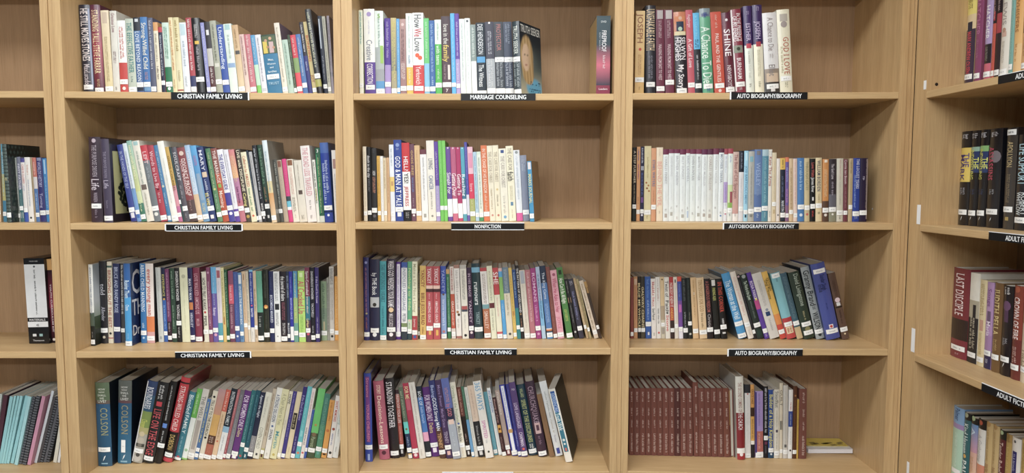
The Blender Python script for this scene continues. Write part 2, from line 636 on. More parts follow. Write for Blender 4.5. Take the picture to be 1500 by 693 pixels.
            one = MB(); put(one, b, [(min(t, max(0, cx + r * math.cos(i * 0.6283))), zc + r * math.sin(i * 0.6283)) for i in range(10)], lin(a[3]), 0.0005 + 0.00004 * nb); nb += 1
            one.build('emblem', M_INK, root)
        elif k == 'Q':      # a quill pen emblem
            zc = b.z_of(float(a[1])); s = float(a[2]) * t; one = MB()
            put(one, b, [(t / 2 - s * 0.35, zc - s * 0.7), (t / 2 + s * 0.12, zc - s * 0.05), (t / 2 + s * 0.4, zc + s * 0.75), (t / 2 + s * 0.02, zc + s * 0.45), (t / 2 - s * 0.15, zc)], lin(a[3]), 0.0007)
            one.build('emblem', M_INK, root)
        elif k in 'LV':
            if k == 'L':
                zc = b.z_of(float(a[1])); hh = 0.0068 if t > 0.012 else 0.006
                z0, z1, x0, x1 = zc - hh, zc + hh, 0.0002, t - 0.0002
                if t > 0.026: x0, x1 = t * 0.08, t * 0.92
            else:
                z1, z0 = b.z_of(float(a[1])), b.z_of(float(a[2])); x0, x1 = t * 0.3, t * 0.62
            z0 = max(0.0006, z0); z1 = max(z1, z0 + 0.003)
            put_rect(lab, b, x0, x1, z0, z1, lin(a[2] if k == 'L' and len(a) > 2 else 'eef1f0'), 0.0011)
            ps, wi = scribble_polys(4, rnd)
            if z1 - z0 > 0.009:
                s = (x1 - x0) * 0.55 / wi
                for q in ps:
                    put(lab, b, [((x0 + x1) / 2 + (x - wi / 2) * s, (z0 + z1) / 2 + (y - 0.35) * min(s, 0.007)) for x, y in q], lin('a4aaac'), 0.0014)
    if ink.f: ink.build('title', M_INK, root)
    if lab.f: lab.build('call_number_label', M_LABEL, root)
    return root


# ------------------------------------------------------------------ the setting
ROWS = {0: {}, 1: {}, 2: {}, 3: {}}
BAYX = {1: (on_y(103.3, 345, 0)[0], on_y(493.3, 345, 0)[0]), 2: (on_y(520.5, 345, 0)[0], on_y(896.8, 345, 0)[0]),
        3: (on_y(924.0, 345, 0)[0], on_y(1308.5, 337, 0)[0])}
BAYX[0] = (on_y(73.7, 345, 0)[0] - 0.74, on_y(73.7, 345, 0)[0])
PANEL = {0: (BAYX[0][0] - 0.02, on_y(84.7, 345, 0)[0]), 1: (on_y(92.0, 345, 0)[0], on_y(504.0, 345, 0)[0]),
         2: (on_y(510.0, 345, 0)[0], on_y(907.0, 345, 0)[0]), 3: (on_y(913.9, 345, 0)[0], on_y(1319.2, 337, 0)[0])}
EDGE = {  # shelf front top edge, image height at both ends of each bay, rows 1..4
    0: ((133.2, 133.4), (327.2, 327.3), (515.7, 515.7), (701, 701)),
    1: ((133.7, 136.8), (327.0, 328.1), (515.5, 513.0), (700.0, 695.5)),
    2: ((136.8, 137.3), (326.2, 326.4), (510.4, 510.4), (691.2, 691.2)),
    3: ((136.4, 134.7), (326.2, 327.3), (510.0, 512.0), (690.5, 699.0))}
SHELFZ = {}
for bay in range(4):
    x0, x1 = BAYX[bay]
    for r in range(4):
        px0 = PX + (x0 / CAMD) * FPX; px1 = PX + (x1 / CAMD) * FPX
        SHELFZ[bay, r + 1] = (on_y(px0, EDGE[bay][r][0], 0)[1], on_y(px1, EDGE[bay][r][1], 0)[1])
TH, DEP = 0.0185, 0.268
CASEB, CASET = 0.02, 2.62


def shelf_z(bay, r, X):
    a, b = SHELFZ[bay, r]
    u = (X - BAYX[bay][0]) / (BAYX[bay][1] - BAYX[bay][0])
    return a + (b - a) * u


def slab(name, x0, x1, y0, y1, zl, zr, th, mat, parent):
    """a shelf board with slightly rounded front edge"""
    m = MB(); r = 0.0012
    prof = [(y0, -r), (y0 + r, 0), (y1, 0), (y1, -th), (y0 + r, -th), (y0, -th + r)]
    n = len(prof); w = (1, 1, 1, 1)
    for i in range(n):
        a, b = prof[i], prof[(i + 1) % n]
        m.poly([(x0, a[0], zl + a[1]), (x0, b[0], zl + b[1]), (x1, b[0], zr + b[1]), (x1, a[0], zr + a[1])], w)
    m.poly([(x0, p[0], zl + p[1]) for p in prof], w); m.poly([(x1, p[0], zr + p[1]) for p in reversed(prof)], w)
    return m.build(name, mat, parent)


def block(name, lo, hi, mat, parent=None):
    m = MB(); m.box(lo, hi); o = m.build(name, mat, parent)
    return o


BAYNAME = {0: 'outer', 1: 'family living', 2: 'nonfiction', 3: 'biography'}
CASELAB = {0: 'oak bookcase at the outer end with the boxed sets and thin booklets',
           1: 'oak bookcase with three family living signs in one column',
           2: 'oak bookcase in the middle with counseling and nonfiction signs',
           3: 'oak bookcase with three biography signs beside the room corner'}
for bay in range(4):
    xi0, xi1 = BAYX[bay]; xo0, xo1 = PANEL[bay]
    root = empty('bookcase', ((xo0 + xo1) / 2, DEP / 2, 0))
    tag(root, CASELAB[bay], 'bookcase', 'bookcases along the back wall')
    M0 = Matrix.Translation(-Vector(root.location))
    parts = []
    parts.append(block('side_panel', (xo0, 0, CASEB), (xi0, DEP + 0.012, CASET), OAK_UP, root))
    parts.append(block('side_panel', (xi1, 0, CASEB), (xo1, DEP + 0.012, CASET), OAK_UP, root))
    parts.append(block('back_panel', (xi0, DEP, CASEB), (xi1, DEP + 0.01, CASET), OAK_BACK, root))
    z1 = SHELFZ[bay, 1]; z4 = SHELFZ[bay, 4]
    e = 0.0004
    for r in range(1, 5):
        zl, zr = SHELFZ[bay, r]
        parts.append(slab('shelf', xi0 + e, xi1 - e, 0.0008, DEP - e, zl, zr, TH, OAK_SHELF, root))
    for zz in (z1[0] + 0.368, CASET - 0.001):
        parts.append(slab('shelf', xi0 + e, xi1 - e, 0.0008, DEP - e, zz, zz, TH, OAK_SHELF, root))
    for zz in (z4[0] - 0.36, 0.12):
        parts.append(slab('shelf', xi0 + e, xi1 - e, 0.0008, DEP - e, zz, zz, TH, OAK_SHELF, root))
    parts.append(block('plinth', (xi0 + e, 0.03, 0.0), (xi1 - e, 0.05, 0.1), OAK_SHELF, root))
    fx = {1: (on_y(85.3, 345, 0)[0], xo0 - 0.0004), 2: (PANEL[1][1] + 0.0005, xo0 - 0.0005), 3: (PANEL[2][1] + 0.0005, xo0 - 0.0005)}.get(bay)
    if fx:
        parts.append(block('filler_strip', (fx[0], 0.0028, CASEB), (fx[1], 0.03, CASET), OAK_UP, root))
    if bay == 3:   # corner filler boards that meet the other case
        a, m, c = on_y(1319.5, 337, 0)[0], on_y(1326.2, 337, 0)[0], on_y(1330.2, 337, 0)[0]
        parts.append(block('filler_strip', (a, 0.003, CASEB), (m, 0.03, CASET), OAK_UP, root))
        parts.append(block('filler_strip', (m + 0.0006, 0.0005, CASEB), (c - 0.0003, 0.03, CASET), OAK_UP, root))
        hx, hz = on_x(1278, 306, xi1 - 0.0003)
        mm = MB(); mm.poly([(xi1 - 0.0004, hx + 0.003 * math.cos(i * 0.7), hz + 0.003 * math.sin(i * 0.7)) for i in range(9)], (1, 1, 1, 1))
        parts.append(mm.build('pin_hole', M_WHITE, root))
    for o in parts:
        o.data.transform(M0)

XR = on_y(1330.4, 345, 0)[0]
YN, YP = -0.055, -0.027
SIDEZ = {1: on_y(1360.6, 133.8, YN)[1], 2: on_y(1349.6, 329.2, YN)[1], 3: on_y(1343.2, 519.5, YN)[1]}
SIDEZ[4] = SIDEZ[3] - (SIDEZ[2] - SIDEZ[3])
YE = -0.86
root = empty('bookcase', (XR + DEP / 2, (YE + YP) / 2, 0))
tag(root, 'oak bookcase turned toward the others with adult fiction signs', 'bookcase')
M0 = Matrix.Translation(-Vector(root.location))
parts = [block('side_panel', (XR, YN, CASEB), (XR + DEP + 0.012, YP, CASET), OAK_UP, root),
         block('side_panel', (XR, YE - 0.02, CASEB), (XR + DEP + 0.012, YE, CASET), OAK_UP, root),
         block('back_panel', (XR + DEP, YE, CASEB), (XR + DEP + 0.01, YN, CASET), OAK_BACK, root),
         block('filler_strip', (XR + 0.0005, YP + 0.0006, CASEB), (XR + 0.03, 0.0002, CASET), OAK_UP, root)]
for zz in [SIDEZ[1] + 0.37, CASET - 0.001, SIDEZ[4] - 0.36, 0.12] + [SIDEZ[r] for r in (1, 2, 3, 4)]:
    m = MB(); r = 0.0012; w4 = (1, 1, 1, 1)
    prof = [(XR + 0.0008, -r), (XR + 0.0008 + r, 0), (XR + DEP - 0.0004, 0), (XR + DEP - 0.0004, -TH), (XR + 0.0008 + r, -TH), (XR + 0.0008, -TH + r)]
    for i in range(6):
        a, b = prof[i], prof[(i + 1) % 6]
        m.poly([(a[0], YN - 0.0004, zz + a[1]), (b[0], YN - 0.0004, zz + b[1]), (b[0], YE + 0.0004, zz + b[1]), (a[0], YE + 0.0004, zz + a[1])], w4)
    m.poly([(p[0], YN - 0.0004, zz + p[1]) for p in prof], w4); m.poly([(p[0], YE + 0.0004, zz + p[1]) for p in reversed(prof)], w4)
    parts.append(m.build('shelf', OAK_SIDE, root))
parts.append(block('plinth', (XR + 0.03, YE + 0.0004, 0), (XR + 0.05, YN - 0.0004, 0.1), OAK_SIDE, root))
for (a, b, y0, y1) in ((1353.2, 1357.2, 118, 131), (1343.3, 1348.4, 300, 328.5), (1335, 1341, 481, 516), (1328.5, 1333.3, 677, 712)):
    ya = on_x(a, (y0 + y1) / 2, XR)[0]; yb = on_x(b, (y0 + y1) / 2, XR)[0]
    zt = on_x((a + b) / 2, y0, XR)[1]; zb = on_x((a + b) / 2, y1, XR)[1]
    lo = max(yb, YN + 0.001); hi = min(max(ya, lo + 0.011), YP - 0.001)
    parts.append(block('sticker', (XR - 0.0005, lo, zb), (XR - 0.0001, hi, zt), M_WHITE, root))
hx, hz = on_y(1372, 123.5, YN - 0.0004)
m = MB(); m.poly([(hx + 0.0045 * math.cos(i * 0.6283), YN - 0.0004, hz + 0.0045 * math.sin(i * 0.6283)) for i in range(10)], (1, 1, 1, 1))
parts.append(m.build('pin_hole', M_DARK, root))
for o in parts:
    o.data.transform(M0)

tag(block('floor', (-4.5, -6.5, -0.1), (3.0, 0.4, 0.0), M_CARPET), kind='structure')
tag(block('wall_back', (-4.5, DEP + 0.02, 0.0), (3.0, DEP + 0.12, CEIL), M_WALL), kind='structure')
tag(block('wall_right', (XR + DEP + 0.03, -6.5, 0.0), (XR + DEP + 0.13, DEP + 0.02, CEIL), M_WALL), kind='structure')
tag(block('ceiling', (-4.5, -6.5, CEIL), (3.0, 0.4, CEIL + 0.1), M_WALL), kind='structure')

# ------------------------------------------------------------------ books from the measured rows
DATA = r'''
>shelf 1 1 .085 top shelf, family living bay
>crop 100 0 4.62 617
105 178 70 35|h|26283a|T 60 415 .62 e6dcdc HE STILL MOVES STONES;T 435 575 .5 d0c8d0 MaxLucado;R 60 600 .12:.4 9aa4c0;L 592|glossy dark blue hardcover titled He Still Moves Stones
180 248 140 35|h|5a2440>a03048@330 a03048>4a2034|F 70 500 .55 ecd8a8 STANDING TALL: STEVE FARRAR;S 540 590 .3 e0c890;L 613|dark red hardcover with cream title Standing Tall
254 306 212 72|p|e0d0b0>d8c890|S 250 560 .4 b8a878;R 85 160 .6 c8b49c;L 603|tan paperback with a faded marbled spine
308 352 279 75|p|d4d2c8|T 90 220 .45 a07880 Gracious Love;S 350 430 .5 9a8288;S 590 610 .3 8a8a8a|cream paperback with pale pink title Gracious Love
354 408 315 140|p|e6ece8@425 c8403c|S 185 400 .62 d86060;L 555;C 600 .22 e8e0dc|white paperback with red lettering and red foot, beside The Effective Father
412 465 362 128|p|b8c4b4|F 155 495 .55 3c8a88 THE EFFECTIVE FATHER;S 520 560 .3 6a8a84;L 607|grey green paperback with teal title The Effective Father
467 512 415 120|p|2c3440@210 4a78b0>2c5898|R 130 150 .5 c8d0d8;F 215 555 .5 e0ecf8 LOVE BEYOND REASON;L 575;R 590 617 .9 303848|blue paperback titled Love Beyond Reason
514 560 460 117|p|3c7cbc>2f6cb0|T 155 470 .6 e6e6d8 Strong-Willed Child;S 490 545 .5 d0a0a8;L 573;R 590 617 .9 6a9cc8|mid blue paperback with cream title Strong-Willed Child
562 598 512 122|p|565c78|S 140 470 .5 c8ccd8;L 604|slate blue thin paperback with white lettering, after Strong-Willed Child
601 632 551 152|p|d89c58@210 e0d8c0|S 230 420 .45 a8a088;S 450 540 .5 7a6a60|cream thin paperback with an orange tan head
634 660 594 185|p|c03848@220 282e48|S 240 520 .5 c0c8d8;L 562|narrow navy paperback with a red head
664 708 607 155|p|c4dcd0@455 207850|S 185 400 .55 58a088;L 572;C 602 .25 e0eee4|mint paperback with a dark green foot
710 738 638 120|p|e2d2a0|S 140 480 .5 d08850;S 540 600 .4 c8a878|pale cream paperback with orange lettering beside the mint book
740 780 676 120|p|d8cc94>e0dcb8|S 140 350 .5 b09858;S 480 560 .4 b8a878;R 608 617 1 a84840|yellowish cream paperback with a thin brick red foot
783 828 722 155|p|dce4ec|R 165 240 .7 b8d4dc;S 280 460 .4 a8b8c8;S 520 600 .4 b8c0c8|bluish white paperback leaning beside the narrow red book
832 868 752 122|p|b44450@515 38406c@590 c8ccc8|S 135 480 .5 ecd8d8;L 605|narrow red paperback with a navy patch near its foot
870 926 785 125|h|26282c|S 170 260 .4 d0d0d0;R 280 302 .5 e0b830;S 320 490 .35 b0b0b8;L 540|black hardcover with a small yellow square on its spine
>crop 290 0 4.62 622
61 86 -26 155|p|8c90cc|S 180 560 .4 d0d4f0;L 607|narrow lavender paperback between two dark books
88 124 1 150|p|38363c@330 c0beb8@450 5a3438|R 205 240 .5 d8d8d8;S 460 580 .5 e0d8d8;L 607|charcoal paperback with a small white cross and maroon lower spine
126 168 26 143|p|a4a896|S 170 420 .35 787c6c;R 430 455 .7 d0d0c4;L 556|sage grey paperback with a pale label, before the cobalt book
170 215 73 170|p|3558ac|T 185 470 .5 d8e4f8 Understanding;L 560|cobalt blue paperback with white lettering, before the mint white book
218 272 119 165|p|d4e4da|R 170 205 .6 a0c8cc;S 240 400 .3 b0c4bc;R 430 460 .9 88a8d0|tall mint white paperback with a soft blue band
276 318 178 172|p|c8a272>dcc8a0|R 345 370 .7 585858;S 200 330 .4 b09060;L 605|tan paperback with a tiny dark patch mid spine
320 352 229 235|p|d8b4ae>dcc8b8|S 250 520 .4 a07878|pale rose thin paperback beside the pink one
354 395 262 235|p|c8717e|S 245 560 .45 ecd0d0;L 608|dusty pink paperback with cream lettering
399 428 305 240|p|4c9ccc@440 b4dcc0@580 78c848|S 260 420 .4 c0e0f0|narrow sky blue paperback with a green foot
430 468 333 238|p|dcdce4|S 260 560 .35 a0a0b0;R 600 620 .7 c0c8d0|narrow white paperback beside the blue family book
470 568 373 240|p|344c3c@370 2478a2|R 250 365 .9 5a6a4c;R 285 365 .3:-.28 d8c040;C 280 .1:-.2 c89878;R 290 365 .3:.15 c8a8a8;C 268 .11:.12 d0a080;C 325 .09:-.1 b08060;C 330 .09:.3 c09070;H 410 .4 dcecf4 Men,;H 438 .6 dcecf4 Women;H 462 .25 dcecf4 and;H 490 .6 dcecf4 families;L 525;H 570 .75 a8d0e4 TRUST|wide blue book with a family photo and Trust at its foot
570 606 440 158|p r=786478|ddd4c4>e4dcc8|S 190 560 .35 b0a894;L 608|leaning cream paperback with a mauve cover, after the family book
608 648 513 272|p|aec8b8|S 300 580 .35 80a090|short mint green paperback leaning beside the cream one
650 668 556 238|p|3c4c38|S 270 600 .5 90a088;L 612|thin dark olive paperback
670 706 572 240|p|d43c50@395 80a060@495 e04858|S 260 380 .5 f0c0c0;L 605|red and green banded narrow paperback
707 740 593 235|p|4876b4|S 260 520 .4 c8d8ec;L 580|denim blue narrow paperback leaning after the red and green book
742 769 596 152|p|38343c@380 3a3c80|S 170 360 .45 e0e0e0;S 420 480 .4 c0c8e8|dark thin paperback with indigo lower spine, before Bonding
772 800 621 150|p|cab878|T 240 420 .55 c85838 BONDING;T 510 560 .6 a05840 JOY;L 612|mustard paperback with orange title Bonding
801 845 645 66|h r=383840 Y.075|35393d@540 a8a84c@590 302c2c|S 90 460 .5 c8ccb0:;L 517|tall leaning black hardcover with an olive foot
848 880 808 110|p|2c3446|R 130 330 .3:-.2 b8c4d0;S 380 540 .4 a8b0c0;L 587|narrow dark navy book between tall black book and pale grey book
882 906 836 112|p|b6b6a6|S 130 560 .4 848478;L 605|pale khaki grey book near the bay partition
908 922 872 108|p|948c98|R 490 518 .8 506068;S 160 450 .4 6c6470|mauve grey book touching the bay partition

>shelf 1 2 .085 top shelf, nonfiction bay
>crop 510 0 4.62 628
56 105 42 70|p|e0e4c8>eceedd|S 85 300 .5 58b0b0;L 580;R 25 70 .9 3a78b8|cream book with a blue ribbon top and teal lettering
116 188 103 62|p|eceee8@422 5c3c9c|C 98 .22 a898d0;S 140 240 .2 c8c8e0;T 270 410 .5 8890a0 Creative;T 432 570 .5 f0ecf8 CORRECTION;L 592|white and purple paperback titled Creative Correction
190 248 175 75|p|dceae4@320 a8b4b4@470 9aa0a8@550 4c98d0@605 d8dce0|H 110 .35 78b830 5;S 130 330 .3 90b0a8;R 310 430 .35:.25 98c850;L 618|white and grey book with a green numeral five
251 291 245 125|p|56389c@440 a890d0|S 150 400 .45 b8a8e0;L 572|narrow purple paperback beside the numeral five book
293 330 262 122|p|c8b878>7a8080@480 a8a080|S 150 550 .6 e0d870;L 616|narrow patterned tan and grey paperback with yellow lettering
332 352 305 128|p|54a8e4|S 150 580 .3 b0dcf4;L 610|very thin sky blue paperback
354 395 325 130|p|b89490>9c7478|C 168 .25 d8c0bc;S 200 420 .5 6a4c58;S 430 540 .7 e8dcd8;L 600|dusty mauve paperback before the white and yellow book
397 440 362 92|p|e2eeea@455 e8b838|S 110 360 .35 c0d4d0;S 375 440 .4 90a8c8;S 470 570 .4 f4e4b0;L 597|white paperback with a yellow lower third
442 515 405 88|p|e8ecea@442 d23a40|T 98 190 .6 707478 How;T 195 250 .6 d05060 We;T 255 350 .6 707478 Love;C 375 .2:-.1 e86038;C 392 .2:.15 e86038;T 450 575 .45 f4dcdc Yerkovich;L 600|white and red paperback titled How We Love
517 552 478 125|p|5cc870@430 7cc0e4|S 150 400 .45 b8ecc0;L 605|bright green paperback with a pale blue lower half
554 590 515 140|p|3c6cb0|S 165 490 .5 98c0ec;S 520 580 .4 a8ccf0;L 603|royal blue paperback beside the green and blue one
592 635 555 135|p|dce8e0@300 44b848|S 160 280 .35 a8ccb8;T 310 440 .55 d8f0d8 with teens;S 470 550 .4 c8ecc8;L 578|white and green paperback with words with teens
640 700 603 112|p|54464e>5c4450|T 165 300 .5 d8d8d0 love in the;T 305 420 .55 e8cc58 family;R 440 540 .25:.25 e0d4d0;S 440 540 .25:-.2 a89098;L 575;H 605 .25 e0e0e0 y|dark plum book with yellow word family
702 730 660 92|p|48b4f2|S 130 540 .3 b0e0fc;L 575|narrow azure blue paperback beside the purple one
732 760 692 93|p|6a48ac@400 b09cd4|S 150 380 .5 c8b8ec;S 430 560 .5 e0d8f0;L 582|purple and lilac paperback among white books
762 798 723 130|p|e0ece8|S 160 560 .3 b8c8c8|plain white paperback after the purple and lilac book
800 835 762 125|p|e6f0ec|C 145 .22 606870;S 180 560 .25 c0d0d0|plain white paperback before the grey green one
837 872 792 168|p|8a9c9a@415 e8eeec|S 190 390 .5 d8e4e0|grey green and white book before the dark row
874 935 838 155|p|2c3844@615 eef2f2|T 165 370 .5 d8e0e4 DEE HENDERSON;R 385 425 .9 4aa0d8;T 440 590 .5 e0e8ec The Witness|dark book with a blue square titled The Witness
>crop 700 0 4.62 628
63 121 33 150|p|4a4c5c@400 a8b0b8@600 f0f2f2|C 158 .12 e8e8e8;S 215 370 .5 c8ccd8;S 400 590 .7 d8dce0|dark grey book with silver lower half beside The Witness
123 184 92 150|p|464e58@600 f0f2f2|T 165 345 .45 b87878 PROTECTOR;L 405;S 425 595 .8 a8b0b8|dark slate book with faded red title Protector
186 244 155 150|p|4a5468@600 f0f2f2|S 165 300 .6 98a4b8;L 405;S 425 595 .8 b0b8c8|dark blue grey book with a white label, before Truth Seeker
246 300 220 150|h Y.06 r=24303a truth yaw=29|36464e@608 f0f2f2|T 180 370 .5 d8e0d8 TRUTH SEEKER;L 405;S 425 595 .8 a8b4b8|paperback titled Truth Seeker with a woman's face on its cover
800 893 805 112|x Y.03 l=b89858|2a4650>28404c@300 28404c>d06078@440 d06078>34384c@578 8c2848|H 148 .4 d8e0e4 DVD;T 205 350 .3:.05 e8e8ec FIREPROOF;S 220 340 .12:-.25 b8c0c8;S 375 470 .2:.05 e8c8d0;H 603 .65 f0e0e8 Leaders|dark teal and pink boxed kit titled Fireproof standing alone

>shelf 1 3 .085 top shelf, biography bay
>crop 920 0 4.62 628
45 106 54 75|p|e4c484>dfb566|T 98 295 .55 a06848 JOSEPH;C 335 .16 d05040;S 370 510 .4 b88858;L 541;S 590 612 .2 a07848|light tan paperback with wide spaced brown capitals
116 185 108 40|h|2a2c36|F 65 345 .72 e0c8a0 UNSHAKABLE FAITH;S 380 540 .5 88889a;L 574|black hardcover with cream title Unshakable Faith
191 246 177 68|p|6c2a42|R 72 130 .7 b0a8a8;S 140 260 .4 d8b8c0;T 300 545 .35 dcc0c8 WALKING FROM EAST TO WEST;L 602|maroon paperback Walking from East to West, lower label, next to Unshakable Faith
252 311 229 68|p|702c46|R 72 130 .7 b8b0b0;S 140 260 .4 d8b8c0;T 300 545 .35 dcc0c8 WALKING FROM EAST TO WEST;L 559|maroon paperback Walking from East to West, beside My Story
321 402 280 85|h|c87850@240 2a2630|R 115 165 .9:.0 d08050;C 128 .15:.02 d0a890;R 150 215 .6 2c3850;C 200 .18 a8c8b0;R 217 243 .9 d8cca0;T 255 410 .38:.2 e8e4e8 SELWYN;T 255 415 .38:-.22 e8e4e8 HUGHES;T 440 600 .42 f0ecf0 My Story;L 618|black hardcover with a man's portrait titled My Story
406 452 368 70|p|c45464|T 100 190 .4 e8c0c8 Augsburger;T 265 460 .5 f0d8dc A Gift of Love;L 578|rose red paperback titled A Gift of Love
456 498 422 90|p|44b4e4@335 26282e|S 110 250 .4 88d4f0;S 270 325 .7 285878;S 375 545 .35 c8c8d0;L 583|narrow book with cyan upper half and black lower half
506 578 470 62|h|7c9098@118 4fa47c|T 90 125 .3 3848a0 Elliot;H 105 .7 3c4c98 Elliot;T 185 570 .75 d8ece0 A Chance To Die;L 588;H 612 .35 4060a8 33|green hardcover titled A Chance To Die
586 658 552 85|p|cc4c34|S 105 195 .25 e8b0a0;T 230 560 .3 f0d8d0 PAUL AND THE GENTILES;L 584;C 618 .15 e8d0c8|orange red hardcover titled Paul and the Gentiles
>crop 1050 0 4.62 626
62 122 28 90|h|5c2440>7a2a3c@300 682438|C 140 .15 e8e0e4;T 200 385 .62 f0e8ec SHINE;T 445 595 .4 dccdd4 NEWSBOYS;L 610|maroon hardcover with large white word Shine
128 197 91 68|h|8c2c42|R 70 620 .12:-.44 e4dcdc;T 95 285 .36:.2 f0e4e8 IN THE PRESENCE;T 115 285 .36:-.18 f0e4e8 OF MY ENEMIES;R 312 362 .85 8c9484;C 335 .18 404838;T 395 540 .38 f0e4e8 BURNHAM;L 575;S 595 615 .3 e8d8dc|maroon hardcover titled In the Presence of My Enemies
199 255 176 45|h|3e2a66@310 e4ece0|S 80 105 .4 a898c0;T 160 280 .45 c8b8dc ESTHER;R 298 330 .6 c84058;S 350 540 .35 c8ccc0;S 570 600 .3 a0a098|purple over white hardcover with a red square, plainer of two
258 322 238 38|h|3a2660@302 ece8cc|S 50 80 .4 a898c0;T 150 270 .45 c8b8dc JOSEPH;R 285 318 .5 b83848;S 340 520 .35 c8c4a8;S 555 595 .3 a0a088|taller purple over cream hardcover with a red square
330 426 306 92|h|dcdcdc@470 988878@560 403c38|T 125 350 .36 a09494 A Chance to Die;S 370 400 .3 b0a8a8;T 440 520 .4 8c8484 Elliot;R 500 560 .8 d0b89c;L 590;R 605 625 .3 e0e0e0|pale grey hardcover titled A Chance to Die with a landscape foot
428 512 371 70|h|e4e0c4|R 100 150 .6 b4aca0;C 170 .26 a09490;F 255 510 .42:.1 c07058 GOD I LOVE;S 320 500 .2:-.25 c0b890;L 536;S 560 600 .3 a0a088|cream hardcover titled God I Love with a grey sketch

>shelf 2 1 .07 second shelf, family living bay
>crop 120 190 4.62 618
66 145 44 50|h Y.05|3c2c3a|C 75 .18 b8a8b4;F 105 320 .36 b0a4b0 THE PURPOSE DRIVEN;T 330 410 .6 c8bcc8 Life;T 425 490 .3 a898a8 WARREN;L 516;S 540 600 .25 8c7c8c|thick dark plum hardcover, Purpose Driven Life, at the shelf start
154 212 122 65|h Y.03 r=2a2228 tree|4a4158|F 150 330 .3 988ea4 THE PURPOSE DRIVEN;T 340 400 .5 b0a6bc Life;S 480 540 .25 887e94;L 600|greyer plum hardcover, Purpose Driven Life, with a tree cover
333 372 212 105|p|384694|T 150 400 .45 a8b4e0 IN THE HANDS OF THE SELF;L 545;R 565 600 .6 d8d8e0;R 605 618 1 303888|leaning blue paperback against the tree cover book
374 402 230 95|p|d0dce4@400 6a98d0|S 150 420 .4 8898b0;L 560;R 575 600 .6 3868b8|thin white paperback with a blue lower third, leaning
404 438 253 78|p|88b8ac>c8cc80@420 c8d4a0@500 387860|S 110 340 .5 f0ecc0;S 480 560 .4 e8f0c0;L 592|teal and yellow leaning paperback
441 490 290 80|p|dedacc|R 85 110 .6 98c0c0;S 150 380 .35 98a8a0;R 375 410 .7 706058;S 430 580 .3 b0ac9c|off white leaning paperback with a tiny picture
491 536 345 110|p|c83444@212 70787e|T 150 235 .5 f0c8cc LEFT;S 255 360 .4 a8b0b8;L 536;C 575 .3 d8dcd8|red over grey leaning paperback
537 580 400 110|p|b0364a|T 150 400 .5 ecc0c8 Words to Live By;S 430 500 .4 e0b0b8;C 405 .2 701c2c;L 598|crimson leaning paperback with pale lettering
582 609 446 108|p|3a7cac|S 150 400 .45 b0d0e4;C 385 .3 d8d0a0;S 430 520 .4 b0d0e4;R 585 615 .8 e0e4e4|steel blue leaning paperback after the crimson one
611 655 466 82|p|e6e6de|S 200 500 .2 c8c8c0;L 602|plain white leaning paperback after the steel blue one
656 682 520 120|p|c8a040@380 d890a0@520 c06898|T 180 420 .5 806020 GODS COUNSEL;L 578|narrow gold leaning paperback fading into pink
683 696 551 120|p|2c4448|S 160 560 .4 5c7c80;L 490|very thin dark teal book before Soulcraft
697 732 568 122|h|585660|F 155 350 .5 d8d8dc SOULCRAFT;S 380 470 .4 b8b4bc;L 536;S 570 600 .3 b0b0b8|grey book titled Soulcraft
733 786 618 125|p|8a4448@480 584444|C 165 .3 d8c0b0;F 200 455 .42:.1 f0dcd8 DIVORCE PROOF;T 210 440 .3:-.22 e8c8c8 YOUR MARRIAGE;S 480 560 .35 a08080;L 590|brick red paperback titled Divorce Proof Your Marriage
787 822 678 108|p|9cbcdc>b8cce0@440 d8b890|S 150 420 .45 e8f0f8;L 597|light blue paperback fading into tan foot
824 865 718 112|p|48a4dc>4890c8@330 6898c0|S 180 250 .5 d070a8;R 300 480 .6 88a4c0;S 500 560 .5 e8e0a0;L 592|sky blue paperback with pink lettering
867 912 768 122|p|2a3c74|T 140 280 .45 d8dcec MARY;R 290 325 .7 d8c0a0;S 340 520 .4 c8d0e8;T 430 540 .45:-.2 e8d850 B.E. KINDLE;L 536;R 580 605 .5 e8e0e0|navy paperback with a small portrait and yellow words
>crop 300 190 4.62 615
89 122 2 130|p|487c58>5c8c60|S 160 420 .45 b8d098;C 405 .25 e0d850;S 440 540 .4 a8c8a8;L 577|leaf green leaning paperback after the navy portrait book
124 165 33 130|p|8c4c44@300 b8502f|T 145 365 .5 ecd8d0 THE MARRIAGE;R 370 395 .5 80b040;T 415 530 .55 f0dccc Morning;L 566|rust paperback with the word Morning
167 206 79 138|p|e4e4e8@430 4a44a0|T 170 410 .6 4848a0 THE EVERYDAY GUIDE;L 532;C 570 .3 e0e0f0|white paperback with blue title over a violet foot
208 240 124 138|p|dcdce4@540 6040a4|S 170 500 .3 b0b0c0;L 572|narrow white paperback with a purple foot
242 280 158 138|p|d07880>e8b070@330 b878a0@480 c07080|S 180 360 .6 f0d0a8;S 390 500 .5 803870;L 536|pink paperback with an orange glow mid spine
282 315 204 135|p|4c443c|T 140 420 .5 ece0c0 LIVE with DISCIPLINE;T 430 520 .55 e8dc80 Caring;L 547;C 590 .35 b89840|dark brown paperback with cream and yellow lettering
317 354 241 155|p|e2dcb8|T 180 390 .5 d08060 Called to be AMAZED;S 400 560 .45 70a070;C 585 .2 d86040|cream paperback with orange lettering, Called to be Amazed
355 366 272 142|p|2c3848|S 180 560 .4 8898a8;L 600|very thin charcoal book beside the silver grey one
367 388 296 152|p|b2b2b4|S 180 380 .3 808084;L 597|thin silver grey paperback
389 418 318 108|p|22242c|S 130 470 .5 c8ccd4;T 500 550 .4 e0e0e0 BAKER;L 570;R 590 605 .4 e0e0e0|black paperback with small white lettering, before the bottle green
420 452 353 105|p|2c4a3c@480 22282c|S 130 370 .55 78a888;S 390 490 .45 a88060;L 520;R 580 600 .4 d0d0d0|bottle green tall paperback with pale green lettering
